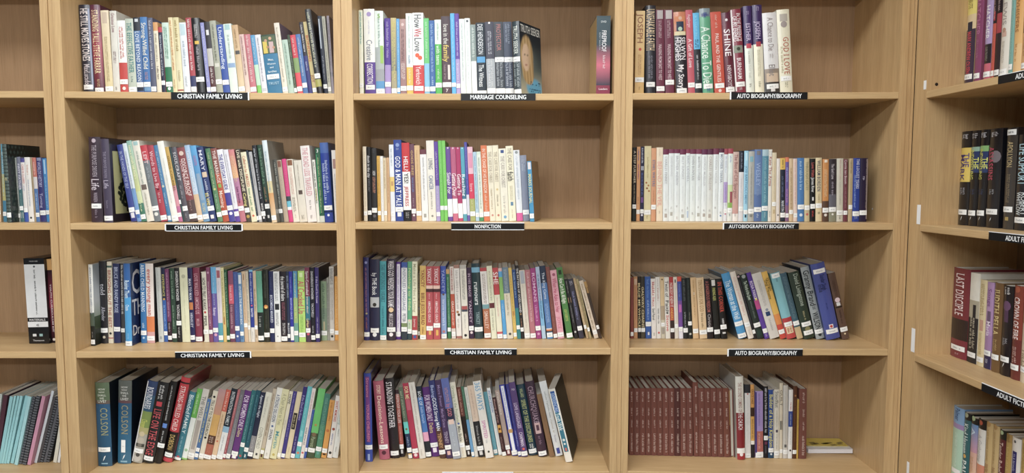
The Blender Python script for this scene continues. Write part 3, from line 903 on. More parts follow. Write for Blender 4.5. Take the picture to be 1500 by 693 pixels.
454 497 386 75|h Y.04 r=808078|cfdde4>d8dcd8@350 d8c890@430 d89850>e0c8a0|S 150 430 .4 90b0c0;L 598|tall pale blue hardcover with a golden orange foot
501 535 455 205|p|565650|S 225 540 .5 b8bcb0;L 552|short dark grey paperback after the tall pale blue hardcover
537 568 486 208|p|b8a48c|R 215 255 .7 8c5848;S 280 560 .3 d0c4b0|short tan paperback before the magenta one
570 598 520 200|p|d8347e@452 384850@485 58b8d0@525 e8e8e8@545 d8347e|S 240 430 .4 e868a0|narrow magenta paperback
600 641 552 203|p|e0d8c8|R 208 245 .8 8a5838;S 260 440 .5 d8a090;S 460 560 .5 807868;S 575 600 .2 a09888|cream paperback with a brown square at its head
643 695 600 210|p|d6cfbf|R 412 440 .5 584840;S 240 400 .2 b8b0a0;S 580 610 .4 908878|plain putty paperback beside The Road Less Traveled
697 758 645 112|p|e4ddd8|T 125 450 .55 d898a0 THE ROAD LESS TRAVELED;S 480 545 .25 b0a8a4;S 580 605 .3 b0a8a8|tall white paperback titled The Road Less Traveled
760 779 726 205|p|e0e0d4|S 220 500 .6 404848;R 400 480 .3 c8c040|thin white paperback with black lettering, after Road Less Traveled
780 812 745 125|p|1c5c40@585 c8d0c4|H 145 .5 e0e8e0 3;R 170 570 .15:-.3 38a068;S 190 570 .35 b8c888|dark green paperback with a small numeral at its head
814 870 776 90|h|4468b0@160 2442a0|S 210 430 .35:.15 b8c8ec;S 230 500 .35:-.2 c0d0f0;L 530;R 552 562 1 1c2c58;C 580 .15 d8e0f0|bright blue hardcover near the bay partition
882 912 856 140|p|e0dad4|R 200 265 .6 a88078;S 300 560 .3 b8b0a8|off white book touching the bay partition

>shelf 2 2 .075 second shelf, nonfiction bay
>crop 520 190 4.62 611
62 85 52 115|p|e2d6bc|S 150 540 .2 b8a888;L 567|thin cream book at the start, before death in the city
87 114 76 118|p|1a1b20|T 175 325 .55 e0e0e4 death in the city;S 335 420 .3 a0a0a8;L 562|black paperback titled death in the city
116 151 109 125|p|2a2a2c|S 130 160 .5 505054;T 280 310 .5 d8d8d8 HOW;S 320 430 .6 d89070;L 546;C 585 .3 606068|charcoal paperback with orange lettering
156 177 138 178|p|d8a62c|S 200 520 .3 a87818;L 565|narrow mustard yellow paperback
179 197 155 180|p|e4e4e0|S 200 560 .2 c0c0c0|very thin white paperback beside the yellow one
199 219 172 192|p|dcc8a0|S 210 400 .4 9c8c70;L 565|thin sand paperback with faint lettering
221 241 190 190|p|d0a678|S 220 500 .3 b08858|thin light tan book before the white one with yellow
244 274 197 102|p|e0e6ec@320 e8c860@420 dce2ea|S 130 250 .4 a0b0c0;R 350 380 .5 c89858;L 570|white paperback with a pale yellow band
276 328 225 70|p|27459a|C 105 .25 8098d0;S 125 140 .4 98a8d8;F 180 520 .6 f0f4fc GOD & MAN AT YALE;L 540;R 560 588 .5 f0f0e4|blue paperback titled God and Man at Yale
331 383 283 90|p|cc2832@285 ecece8@545 1c1c1e|T 180 280 .5 f4f0f0 HELL?;T 295 365 .5 383434 YES!;T 385 520 .4 c83038 JEFFRESS;S 560 600 .5 b0b0b0|red and white paperback titled Hell Yes
385 415 331 98|p|6e465a|T 140 310 .45 d0a860 GODS FREE;S 325 430 .45 7088c0;S 465 520 .3 b8a0b0;L 552;C 580 .25 e0d8d8|dusty plum paperback with gold lettering
417 452 358 107|p|d8b27c|S 140 560 .2 b88c50;L 567|light camel book beside the plum one
454 497 391 135|p|703c48@168 e6e6e4|S 190 480 .3 b0b0b0;R 570 595 .4 a0a098|white paperback with a maroon head
499 550 417 75|p|e2ded0|T 195 270 .5 8a8e98 LIVING;T 310 405 .5 7888a8 CANCER;S 420 540 .3 b0aca0;C 585 .15 909088|cream paperback titled Living with Cancer
552 578 462 82|p|6444a4@380 a89ad0|S 150 340 .5 c0b0e4;S 380 540 .5 c8c0e0;L 572|narrow violet paperback before the green pair
580 604 492 75|p|64c244|S 120 480 .3 a0e088;L 530|first of two slim lime green paperbacks, beside the violet one
606 628 517 75|p|70cc4c|S 120 480 .3 a8e490;L 530|second of two slim lime green paperbacks, before Simply For
631 662 552 118|p|6c4a9c@470 f0f0f4@590 7048a0|C 125 .2 d0c0e0;T 290 435 .75 f0e8f4 Simply For|purple paperback with white script Simply For
>crop 650 190 4.62 611
64 98 -10 120|p|bc5880@468 f0f0f0@568 d06888|C 127 .2 e0b0c8;T 295 450 .75 f8ecf0 Getting Over|rose pink paperback with white script and tall white label
100 130 20 120|p|b43068@500 f0f0f0@600 c84070|C 127 .2 e0a0c0;T 300 445 .75 f8e8f0 Getting To|deep magenta paperback with white script and tall white label
132 158 52 120|p|44a4bc@330 387898@470 e8f0f4@572 48a4b8|C 127 .2 b0dce4;T 300 450 .75 e8f4f8 Reaching|turquoise paperback with white script and tall white label
160 178 72 85|p|5450ac@440 d0d4e4@580 6858b0|S 110 400 .3 9098dc|thin periwinkle book beside the turquoise one
180 215 108 118|p|e4b4c4@300 dc3058@468 a8b060|R 160 260 .7 e090b0;T 365 420 .5 f4c0cc love;S 480 550 .4 d8d898;L 570|pink floral book with a red middle and olive foot
217 240 145 152|p|aacce0|S 180 540 .3 6890b0;L 577|thin pale blue paperback after the floral book
242 270 168 150|p|cadcc8@170 dce4d8@595 3c9860|S 190 540 .35 88a890;L 577|pale green thin book before the orange one
272 312 190 108|p|e07642|T 130 430 .5 f8dcc8 IN THE CHASE OF HIS KINGDOM;S 440 560 .45 f0c8b0;L 572|orange paperback with white lettering
313 350 235 110|p|e6dfc6|F 150 360 .5 b8ac94 THE CASE FOR CHRIST;S 400 540 .35 c8b898;C 580 .2 d09080|cream The Case for Christ beside the orange paperback
352 390 275 107|p|e8e0c4|F 150 355 .5 b4a890 THE CASE FOR CHRIST;C 405 .2 d8c080;S 440 520 .35 b0a890;C 580 .2 c87868|cream The Case for Christ with a gold dot
392 440 315 130|p|e8e4d0|R 140 160 .45 3c5894;F 180 395 .45 b0a8a0 THE CASE FOR CHRIST;S 450 570 .4 c8c4b8;C 592 .22 68a8d0|cream The Case for Christ with a blue emblem at its head
442 490 358 112|p|ebe6c8|T 125 275 .5 a8a090 THE CASE FOR;T 285 350 .75 484440 faith;S 380 480 .45 d0c8a8;R 490 515 .35 5888a8;S 540 600 .2 c0b8a0|cream paperback titled The Case for faith
494 535 420 140|p|e0e4e8@565 e058a0|C 155 .25 909898;S 180 480 .4 c0ccd8|white paperback with a pink foot
537 580 466 175|p|868ea4|S 205 285 .6 b8c0d0;L 560;S 585 605 .5 b0b8c8|slate grey paperback with pale lettering, after the pink footed
582 612 526 215|p Y.05 r=8a7050 yaw=13|2e94c4|R 222 270 .7 e0d8dc;T 300 500 .65 e4e0a0 MARKS JOURNAL;L 585|bright cyan paperback with yellow lettering ending the row

>shelf 2 3 .075 second shelf, biography bay
>crop 915 200 4.947 605
54 82 60 80|p|1a1a1c@520 1c2824|F 105 340 .5 d8c8a8 A STEP FURTHER;S 350 480 .4 b0a080;L 508|black paperback titled A Step Further
84 109 88 75|p|d89a5e|S 95 180 .45 5860a0;S 200 310 .45 a05088;S 440 490 .4 a87040;L 547|narrow orange tan paperback after A Step Further
111 137 113 75|p|2a2a48|S 85 200 .5 c0c8dc;R 215 245 .6 c8d0e0;S 265 430 .5 5870b8;R 440 480 .6 8050a0;L 543;C 570 .3 e0e0f0|narrow navy paperback with blue lettering
139 188 142 70|p|d8cc9a|S 150 300 .3 b8a870;C 335 .14:-.2 a86828;C 355 .14:.1 b87838;C 375 .14:-.1 8c5020;C 395 .14:.2 a86830;L 550;S 575 600 .3 a09060|olive cream paperback with scattered brown leaves
190 225 192 85|p|d8986a|F 170 365 .5 6478a0 ETHEL WATERS;S 390 480 .3 b88058;L 512|terracotta tan paperback with blue grey lettering
229 275 230 80|p|e8d8bc|S 95 150 .3 d0c0a8;T 180 510 .6 e8a898 BEHIND THE VEIL;S 540 560 .25 c0b098|cream paperback with big pink lettering
277 317 275 93|p|70284a@132 e0e8e8|F 145 345 .4 b4b8bc CHARLES FINNEY;S 400 470 .2 d0d4d8;S 525 545 .4 a8a8a8;R 560 588 .45 b0a8a0|white maroon topped paperback, first of eleven alike
318 356 316 93|p|7c3858@123 e0e8e8|T 145 290 .35 ccd0d4 DAVID BRAINERD;S 350 460 .2 d0d4d8;S 510 530 .4 a8a8a8;R 548 575 .45 b0b0a8|white maroon topped paperback, second of eleven alike
357 396 356 93|p|70284a@123 e0e8e8|T 140 355 .4 b8bcc4 BROTHER ANDREW;S 400 470 .2 d0d4d8;S 500 515 .4 a8a8a8;R 580 600 .3 d0d0d0|white maroon topped paperback, third of eleven alike
397 439 395 93|p|70284a@132 e0e8e8|T 145 310 .4 c0c4c8 BILLY SUNDAY;S 360 470 .2 d0d4d8;S 530 550 .4 a8a8a8;R 565 590 .45 b0b0a8|white maroon topped paperback, fourth of eleven alike
440 469 440 93|p|80344c@123 dce6e6|T 140 330 .45 b0b4c0 ERIC LIDDELL;S 380 480 .2 d0d4d8;S 510 530 .4 a8a8a8;R 540 590 .4 b0c4dc|narrowest white maroon topped paperback
470 511 468 93|p|70284a@128 dde6e4|F 140 320 .42 b0b4b8 JOHN BUNYAN;S 360 470 .2 d0d4d8;S 550 570 .4 b0b0b0|white maroon topped paperback, sixth of eleven alike
512 552 512 93|p|7a3050@128 e0e8e8|T 145 320 .4 b8bcc0 MARTIN LUTHER;S 360 470 .2 d0d4d8;S 505 520 .4 a8a8a8;R 555 580 .45 b0b0a8|white maroon topped paperback, seventh of eleven alike
553 592 552 93|p|64284e@132 e0e8e8|T 145 360 .35 c4c8cc GEORGE MUELLER;S 400 470 .2 d0d4d8;S 530 545 .4 a8a8a8;R 558 582 .45 b0a8a0|white maroon topped paperback, eighth of eleven alike
593 634 590 93|p|5c2444@132 d8dcd6|F 145 390 .4 bcb4b0 CHARLES SPURGEON;S 420 470 .2 d0d4d8;S 530 545 .4 a8a8a8;R 562 590 .45 b0a8a0|white maroon topped paperback, ninth of eleven alike, creamier
635 674 633 88|p|74304c@130 e0e8e8|T 140 340 .35 c4c8cc HUDSON TAYLOR;S 380 470 .2 d0d4d8;S 510 525 .4 b0b0b0|white maroon topped paperback, tenth of eleven alike
675 711 673 88|p|5c2840@118 e0e8ea|F 128 335 .45 98a4b4 MOTHER TERESA;S 380 480 .2 d0d4d8;S 545 560 .4 a8a8a8;C 575 .18 5888c8|white maroon topped paperback, last of eleven, blue dot at foot
713 740 710 90|p|a04050@130 dce4e8@330 b8a0d8@480 dce0e8|S 145 270 .5 b8c4d8;S 350 500 .3 8878c0;L 540;C 562 .2 d06080|white paperback with lilac picture and red head
742 777 740 88|p|a84454@125 dce8e0@350 c8dca0@520 dce4e0|S 140 200 .4 a8b0d8;R 400 480 .5:.2 a85060;R 480 520 .8 88b848;L 535;S 560 580 .4 708078|white paperback with green and red picture, beside the lilac one
779 820 768 112|p|cdb0a4>d09c94@560 e8e4e0|T 130 450 .55 a06868 The Best of C.H. Spurgeon;S 560 580 .3 b0a8a8|dusty pink book, The Best of, among white ones
822 857 808 105|p|1e2230@258 d8d8dc|S 120 240 .4 8890a8;S 300 480 .2 c0c0c4;L 525|pale book with a black upper quarter
859 889 848 105|p|98d2ec|R 120 175 .4 c0e4f4;T 215 490 .5 5898c0 JOSI BARTHOLOMEW;L 548;R 568 588 .4 283848|pale sky blue paperback with darker blue title
892 934 880 108|p|b0b2ac|R 145 185 .6 78b0c0;S 220 500 .3 9a9c98;L 542;C 575 .25 808480|stone grey paperback with a blue emblem
>crop 1095 200 4.947 605
44 98 38 95|p|5a7cb4>6888b8@420 5070a8|R 105 135 .5 787880;T 190 360 .5 98b0d8 WESLEY;S 380 430 .4 88a0c8;L 530;S 560 590 .3 c0d0e8|cornflower blue wide paperback with pale lettering
100 145 95 95|p|a0c0cc@142 4a8ca4|S 160 480 .45 88c0d0;L 521;S 550 590 .3 a0c8d4|teal paperback with a pale head
147 171 139 95|p|e2dfd4|R 105 140 .7 b8b8b8;T 145 360 .8 b06058 Kate The Arms;S 540 585 .4 a0a098|narrow white paperback with rust red title
174 204 168 118|p|d8c8a4|S 180 460 .15 b8a880;L 490;R 530 560 .4 c0a878|plain wheat coloured paperback with a high white label
207 231 203 160|p|e2dad2|S 220 540 .2 c0b8b0;C 570 .25 606060|thin blank white paperback beside the wheat one
235 271 229 158|p|e0b838@240 1e283c|S 170 230 .4 907830;S 290 440 .45 6878a0;T 465 545 .5 c8d0d8 MARTIN;L 570;R 585 605 .9 303848|dark navy paperback with a yellow corner at top
273 297 265 152|p|e0784c@185 6a58a4@500 886088|S 225 330 .5 a8b8e8;S 380 480 .5 d890c0;L 573;R 535 550 .9 587838|narrow purple paperback with an orange head
300 329 295 160|p|d4b88e|S 230 540 .4 a8885c;L 548|tan paperback with brown lettering after the orange headed one
332 359 330 162|p|e2cabc|S 170 500 .4 d0a0a0;L 572|pale blush narrow paperback beside the blue one
362 409 362 157|p|3c7cbc|S 180 390 .45 a8d0f0;L 512;C 570 .25 d0e0f0|bright blue paperback with a high white label among tan books
412 449 410 158|p|cab98a|T 185 390 .5 989068 THROUGH GATES;L 517;C 565 .25 c86058|dull tan paperback with a red dot foot
453 490 455 162|p|151618|T 190 295 .5 c85858 Love Waits;T 300 405 .5 e0e0e0 James River;R 440 465 .3 e0e0e0;L 507;S 540 590 .4 c04040|black paperback with red and white lettering
493 537 492 155|p|dcca9c|F 175 400 .5 585868 WILLIAM BORDEN;S 420 480 .3 b0a070;L 502;C 555 .2 a09870|straw coloured paperback with dark capitals
541 585 545 165|p|d08a3a@468 5c4030|R 170 190 .5 e8d8c0;S 240 440 .5 f0d8a8;L 535;C 570 .25 e0d8d0|orange paperback with a brown foot
588 640 590 165|p|342c34@420 60606c@540 888870|T 200 310 .35 c8c0c8 The God I Love;S 330 430 .35 a8a0b0;L 530;C 565 .15 e0e0d8|dark plum grey book titled The God I Love
644 690 648 160|p|cbc7b5|S 170 320 .2 c89890;S 330 500 .2 b0ac98;L 553;S 575 600 .3 808078|putty white paperback beside the plum grey book
693 722 697 165|p|743844|T 170 345 .5 e0c8cc Corrie ten Boom;S 370 520 .4 b08088;L 553|narrow maroon paperback before the blue locust book
728 756 738 160|p|bba67c|S 175 270 .4 807048;S 300 480 .2 a08c60;L 512|narrow khaki paperback beside the blue locust book
758 807 768 158|p|1d3d9c|F 165 380 .4:.15 d8e0f8 THE LOCUST YEARS;S 280 520 .3:-.2 88a8e8;L 560;S 580 600 .5 a0b0e0|deep blue book titled The Locust Years
809 862 818 158|p|24183a|S 290 320 .4 b8b0c8;S 165 520 .2:.35 a89890;L 553;R 165 600 .15:.43 9c8c8c|blackish purple book ending the row
>shelf 3 1 yb third shelf, family living bay
>crop 120 365 4.62 636
56 102 42 105 655|p r=8ca0b0 sky|e4e8e4@430 506050@520 202420|S 125 440 .45 7080a0;S 560 600 .3 a0a0a0;L 628|thin white book darkening to black, first in the row
122 180 109 82 638|h|25262b|S 130 190 .3 484850;T 235 310 .6 b8b8c0 told;T 390 485 .5 a8a8b4 Allender;L 549;C 595 .2 c8c0a8|black book with grey lower case word told
181 215 168 85 638|p|d9d1ba|R 112 125 1 406058;T 140 530 .6 a85040 BRINGING OUT THE BEST;C 570 .25 383838;R 598 604 1 b03c38|cream paperback with rust red title, after the black told book
217 264 209 98 636|p|26305e|T 120 430 .5 b8c4e4 BRUCE AND RANDY ROSE;L 541|navy paperback with pale blue title before the grey one
266 293 258 98 634|p|404248|S 110 440 .6 d8d8d8;L 549|thin dark grey paperback with white lettering beside bright blue
297 341 280 98 656|h r=1c2c5c cth|2460a4@325 2c9cdc|T 210 330 .65 d0e8f4 Raising Them;T 375 415 .5 d8ecf8 Chaste;L 638;S 570 610 .2 b0dcf4|bright blue book whose navy cover shows big white letters
402 440 390 97 636|p|2876b4|F 105 425 .55 e0ecf4 ABBAS CHILD MANNING;S 500 540 .5 c8e0f0;L 566;C 600 .2 c0d8ec|medium blue paperback after the big lettered cover
443 495 427 98 636|p r=242226|e9dcd4@455 e07c38@560 d8a0a0|T 135 450 .5 c84c3c every young man;L 603|white book with red script over an orange foot
521 556 486 125 630|p|c6cbc6|S 150 560 .15 a0a8a0;R 590 610 .4 98a0a0|pale silver thin book with plain spine
558 583 516 125 628|p|20284a@345 2c60b0|T 170 320 .55 d8cc60 EXPERIENCE;C 338 .3 e0a840;S 380 540 .5 88b4e8;L 570|navy and blue thin paperback with yellow lettering
586 612 549 135 628|p|783a68@490 3a2430|S 160 460 .5 c898b8;S 500 560 .5 b0a0a8;L 600|thin plum paperback turning dark at foot
614 645 592 130 630|p|2f4a3a|S 150 340 .5 90b098;S 380 540 .4 88a890;L 587|forest green thin paperback beside Dangerous Wonder
647 680 614 128 630|p|1e1e22|T 150 350 .5 e4e4e4 DANGEROUS WONDER;T 375 475 .5 d8d8d8 YACONELLI;L 500;S 530 600 .4 c0c0c0|black paperback Dangerous Wonder, before the pale yellow book
682 735 644 125 630|p|dcdcb6|C 185 .25 b8b898;S 220 560 .12 c8c8a4|pale yellow cream book with a nearly blank spine
737 769 703 127 630|h|26285a|F 200 345 .5 d8dcec MAN TO MAN;R 360 410 .8 c87838;F 430 530 .5 d0d4e8 HENSLEY;L 598|navy hardcover titled Man to Man with an orange picture
771 818 738 127 628|h|86324c|F 165 440 .5 dca8b4 LOVE WALKED AMONG US;T 470 520 .4 d09ca8 MILLER;L 608|wine red hardcover titled Love Walked Among Us
828 862 805 155 630|p|dcd8c4|R 160 620 .12:-.44 202020;T 195 410 .6 404040 HOW TO PRAY ALWAYS;C 427 .22 c02c30;T 450 520 .5 484844 PIPER;L 560|cream paperback with a red dot and black edge
864 890 838 125 630|p|86456a|C 160 .3 c090b0;S 220 520 .4 d8b0c8;L 560|thin mauve purple paperback after the red dot book
>crop 300 365 4.62 629
60 95 38 122|p|58aadc@300 6858a8|S 160 380 .2 c0dcf0;T 395 450 .5 e0d8f0 Rainey;L 548;C 580 .3 e0a0c0|sky blue paperback shading into violet foot
97 127 71 125|p|d8d0d8@500 48a0b0|R 145 195 .7 a85868;S 220 480 .2 b8b8c8;L 600|whitish paperback with a teal foot and red picture
129 150 101 125|p|dcd898>d8b858|S 150 500 .5 908840;R 460 510 .4 c87030|thin pale yellow paperback beside the dark green one
152 172 128 140|p|235a3a|S 160 540 .5 98c0a0;L 600|thin dark green paperback beside the pale yellow one
174 207 156 148|p|904c6c@240 d8546c@370 74405c|S 250 350 .5 f0c0c8;S 380 540 .5 c898a8;L 590|mauve paperback with a coral pink middle
210 240 190 155|p|3f5aa0|S 170 480 .25 7890cc;L 536;C 590 .25 d8dce8|denim blue paperback with a high white label, before light blue
243 268 222 160|p|5a8cbc|R 175 235 .7 d8e0e8;T 250 510 .5 e0e8f0 OUTSIDE THE MARRIAGE BOX;L 572;S 595 615 .4 3058a0|light blue narrow paperback with a white panel at head
271 296 245 152|p|d3b592|R 170 210 .2 907050;S 260 480 .35 a88860;L 515|tan thin paperback after the light blue one
298 314 273 152|p|d8ccb4|S 160 500 .5 a09478;L 530|very thin beige paperback before the blue hearted one
316 340 298 140|p|70b8e0@155 263c98@530 e0ddd4|S 165 370 .5 c0c8ec;C 382 .25 e05070;T 400 460 .5 d8dcf0 BAXTER;S 560 610 .3 a0a098|narrow royal blue paperback with a pale lower end
342 362 323 148|p|ccb494|S 270 420 .5 806850;L 530;R 580 600 .4 a08c70|thin tan paperback beside the teal and black one
364 402 345 150|p|58a488@428 202a28|S 180 410 .25 80c0a4;S 455 530 .5 98a09c;L 602|teal over black paperback
405 442 388 138|h|252a20|S 170 330 .4 585c50;C 390 .38 d88830;C 395 .2 e8c860;S 420 540 .3 585c50;L 580|black hardcover with a glowing orange disc
445 475 431 150|p|242c58|S 190 280 .2 6070a0;F 310 500 .5 d0d8ec BECOMING MARRIED;L 552|navy paperback titled Becoming Married
477 517 461 152|p|e2e6e6|S 165 350 .55 707478;R 370 410 .7 282c30;S 430 520 .5 606468;C 590 .12 909090|white paperback with a black emblem and grey lettering
520 561 506 152|p|271f29|T 185 350 .6 e8e8e8 the journal of desire;S 360 480 .6 a86070;S 500 580 .5 d8d8d8;L 606|blackish book with white lower case lettering
563 581 546 152|p|2a3650|T 180 330 .6 98a4b8 BASIC SPIRIT LIVING;T 500 570 .6 d0d4dc McLEAN;L 588|thin slate navy paperback after the white lettered black book
583 605 568 152|p|2c33a4@525 e8ecf0@618 2c33a4|S 190 300 .4 8890e0;T 330 475 .5 a8b0f0 MANIFOLD GRACE|thin vivid blue paperback with a white lower end
607 635 595 150|p|4892be@330 98b870@500 60a090|S 165 330 .4 d8e480;S 390 470 .5 d8dc70;L 568|blue green narrow paperback with yellow lettering
640 684 628 148|p|aedc5c|R 160 190 .5 d8f0a8;T 215 440 .85 c84860 All Cracked Up;S 450 560 .5 80b040;L 580|lime green paperback with red script All Cracked Up
687 718 675 125|p|7c3450@320 28788c@480 4c3850|T 150 310 .5 e8e0e4 Spirit-Controlled;S 320 440 .5 e8d8c8;T 470 530 .5 f0d890 LaHaye;L 550;C 575 .3 d85070|maroon and teal paperback titled Spirit-Controlled
722 750 710 125|p|1f202b|T 150 340 .5 d8d8e0 DANGEROUS WONDER;T 365 460 .5 c8c8d0 YACONELLI;S 520 570 .4 b0b0b8;L 598|black paperback Dangerous Wonder, beside the indigo book
753 782 743 125|p r=24202c|3b2f72|T 185 365 .45 c0b8e0 If the Devil So Knew;S 460 575 .4 a8a0cc;L 588|indigo paperback with white lettering before the short sage book
789 832 775 218 611|p r=303830|86a07e@400 78907a@560 98b088|S 235 480 .5 506c54;R 490 550 .3 b8b088;L 568|short sage green book with a dark cover
834 846 824 195 614|p|9a9c92|S 230 560 .5 606460|very thin grey book beside the sage one
848 878 841 120 616|p|cac6bd|S 130 240 .7 3c3c3c;S 260 480 .7 a89c90;C 590 .3 383838;L 555|pale book with smudged black lettering near the partition
881 908 877 185 616|p|dc9a34|S 220 540 .5 f0c878;L 565|orange book touching the bay partition

>shelf 3 2 yb third shelf, nonfiction bay
>crop 520 360 4.947 682
63 107 56 85 686|h|2b2c6c|C 122 .25 98a0d8;S 160 480 .35 b87890;C 490 .2 b0a070;S 520 610 .35 b86858;L 642|indigo hardcover with rose lettering, first in the row
110 180 107 98 686|h|26294a|S 110 180 .6 383c5c;T 195 355 .42 e4e8ec by THE Book;R 372 445 .9 b8bcc0;C 425 .2 383430;L 612;C 643 .22 e8ecec|dark navy hardcover with a grey picture, By the Book
183 228 178 112 684|p|38a2ac|F 135 410 .55 2c6878 THE WOUNDED HEART;S 440 640 .4 287888;L 665|turquoise paperback titled The Wounded Heart
233 295 231 95 686|h|302639|F 110 445 .6 e8e4e8 WHEN GOD WHISPERS YOUR NAME;C 463 .3 e0c090;T 490 585 .45 d8d0d8 MAX LUCADO;L 606;C 642 .24 ece8ec|dark plum hardcover titled When God Whispers Your Name
298 332 298 118 680|p|582a8a@133 e2dce8@660 582a8a|R 120 675 .15:-.43 5c2c8c;R 120 675 .15:.43 5c2c8c;S 150 600 .3 9888b0;L 640|white paperback with purple edges
336 378 336 120 684|p|3858a8@160 e4e6e8@560 788c58@620 303c48|T 150 470 .5 8890a8 UNSPOILED LANGUAGE;T 490 550 .5 707888 PETER;L 605|white paperback with a blue head and green foot
380 412 379 115 682|p|58a87c@535 c8d8b8@625 304850|T 160 470 .5 c8dc90 Nothing to Hide;C 540 .25 e0c0a8;S 560 610 .4 80a888;L 620|sage green paperback with yellow green lettering
415 454 410 115 682|p|e8e6c6@508 b43c44|T 130 480 .5 b0ac88 Make a Life Not a Living;T 530 590 .4 e8c0c0 James;L 628;C 660 .3 4060a8|cream over red paperback titled Make a Life
456 470 455 190 672|p|584a3c|S 200 640 .6 c8b89c;R 445 465 .6 506898;L 635|very thin brown speckled book beside the cream and red one
472 515 470 145 680|p|dab456|F 175 300 .5 8a3828 YANCEY;F 340 575 .5 7c3428 BIBLE JESUS READ;S 590 640 .4 a87838;L 663|golden paperback titled Bible Jesus Read
518 566 513 150 680|p|bb4a52|F 165 275 .5 f4e8e8 YANCEY;R 288 312 1 e8c0b0;R 312 335 1 4c2c30;T 345 385 .2 e8b8b8 whats so;T 400 555 .35 f0d8d8 AMAZING GRACE;L 598;R 615 645 .35:.05 e0b040|rose red Amazing Grace paperback with the lower label, beside the golden one
570 619 565 150 680|p|be4c54|F 165 275 .5 f4e8e8 YANCEY;R 288 312 1 e8c0b0;R 312 335 1 4c2c30;T 345 385 .2 e8b8b8 whats so;T 400 555 .35 f0d8d8 AMAZING GRACE;L 577;R 610 650 .35:.05 e0b040|rose red Amazing Grace paperback with the higher label, beside the blue one
626 665 616 148 670|p|3654b4@348 86a6d8|F 175 335 .5 a8b8e8 YANCEY;C 352 .2 705040;S 390 580 .5 d0dcf0;C 622 .25 c07878;L 655|blue paperback with paler lower half
673 697 658 172 672|p|c89c60@205 327850|S 230 580 .4 98c8a8;L 608|thin green paperback with a tan head
702 731 685 152 672|p|d8ccc4@350 c05238@600 d8ccc4|S 165 330 .5 b05048;T 400 480 .5 f0d8c8 GRACE;S 490 580 .5 f0d0c0;L 640|white and vermilion narrow paperback
736 775 711 140 672|p|a87c6c@165 e4e0da|S 180 460 .5 b8b4b0;C 480 .25:-.1 a87840;C 500 .25:.1 503c28;S 530 600 .4 c0b8b0;R 655 672 1 a86c60|white paperback with brown head and tiny photo
780 826 758 140 675|p|b8b4ac@168 e0ddd0|S 180 390 .45 707470;R 437 478 .9 b05050;R 462 478 .9 404858;S 500 600 .25 b8b8b0;C 650 .22 303030|off white paperback with a dark red picture band
829 864 798 160 668|p|3a2442|T 200 370 .45 c0a8c0 IN HIS IMAGE;F 395 560 .45 c8b0c8 YANCEY;L 598;C 630 .28 e0d0d4|dark purple paperback titled In His Image
871 930 838 130 674|h|26404a@158 70b0d0@195 284248|T 262 430 .5 e4ecec rumours;F 480 570 .4 98b4b8 YANCEY;L 606|dark teal hardcover titled rumours
>crop 700 365 4.62 608
46 90 6 128|p|b83c44@152 e6e2de@375 70a0a8@405 b46a44|S 170 370 .5 907870;T 420 540 .5 e8c8b8 SMALLEY;L 585|white over copper paperback with white capitals low down
93 130 43 115|p|dfe0c2|S 150 350 .4 a8a890;R 365 400 .9 683038;S 410 550 .4 b0b098|pale cream green paperback with a dark band
133 170 88 128|p|c44048@310 e2dfc4@560 d05860|T 155 240 .8 f4e8e4 SHE;S 330 460 .25 e0a0a0;L 590|red over cream paperback titled She
173 198 131 130|p|d8b0b0@152 48a4dc@190 84bc5c@345 40a0dc|S 370 470 .4 a0d0f0;L 592|narrow green over blue paperback
200 241 158 125|p|6c8498@300 ddd3ba|S 140 290 .5 c0ccd4;S 310 450 .4 b0a488;C 575 .22 505050|grey blue over cream paperback
244 266 193 128|p|dcb94a|S 180 500 .4 b08c30;R 420 450 .6 c87838;L 580|thin yellow paperback beside the navy and teal
268 292 218 140|p|274a84@400 208488|S 160 330 .5 98b8e0;L 530|thin navy paperback with a teal lower third
294 315 241 112|p|262426|T 130 430 .6 e0e0e0 THE PATTERN OF GODS HAND;C 440 .3 a08058;S 470 530 .4 b88868;L 545|thin black paperback with white title of God's hand
318 355 265 145|p|d9d2c2|R 150 235 .7 a8b0bc;S 245 540 .2 b8b0a0;L 585|pale oatmeal paperback with a grey blue panel
358 394 303 142|p|b9707a|S 160 500 .45 e0b8bc;L 586|dusty rose paperback beside the magenta one
397 432 333 130|p|a23882|T 160 360 .5 e4b8d8 ROMANS;S 380 490 .5 e0a0cc;L 536;C 575 .25 d898c0|magenta paperback among rose and blue books
436 462 371 122|p|a8bedc@350 74b4dc@520 a8c8e0|S 170 480 .5 4c78a8|pale blue thin paperback beside the magenta one
470 509 391 115|p|273650@230 4c7cb8@538 e0d8d0@545 d87838@555 404850@565 4c98d8|T 160 340 .4 d0dcec The King Came;S 370 500 .5 a8c8f0;L 582|navy paperback shading to blue with striped foot
514 541 432 122|p|854a44|S 150 560 .3 a87868;L 588|narrow brown red paperback before the pink one
543 585 469 145|p|e2a2b2|C 175 .25 a85070;T 200 430 .6 c04868 When He Asks to Her;T 460 540 .5 d87890 JOYCE;L 580|baby pink paperback with red script
604 645 501 127|p|47843f|R 145 175 .5 283c24;T 200 370 .6 f0f4e8 How Can It Be All Right;S 410 490 .5 d8dc60;L 585|grass green paperback with white lettering
654 678 549 205 600|p|262528|S 220 300 .3 a8a0a0;R 330 365 .8 d0a070;S 380 500 .3 909090;C 562 .3 c0c0c0|narrow black book with a tiny photo
682 716 586 205 588|p|3a3848|S 220 250 .7 c0c0d0;S 290 480 .5 8488b8;L 538|leaning charcoal book with lilac grey lettering
730 747 610 200 590|p|b89c70|S 240 520 .5 e0d0a8;L 528|thin leaning tan book after the charcoal one
750 766 634 205 590|p|a89868|S 240 520 .5 605438;L 545|thin leaning olive tan book, second after the charcoal one
785 815 682 218 592|p|d8c8b2|S 240 540 .5 a08868;L 565|leaning cream book near the row end
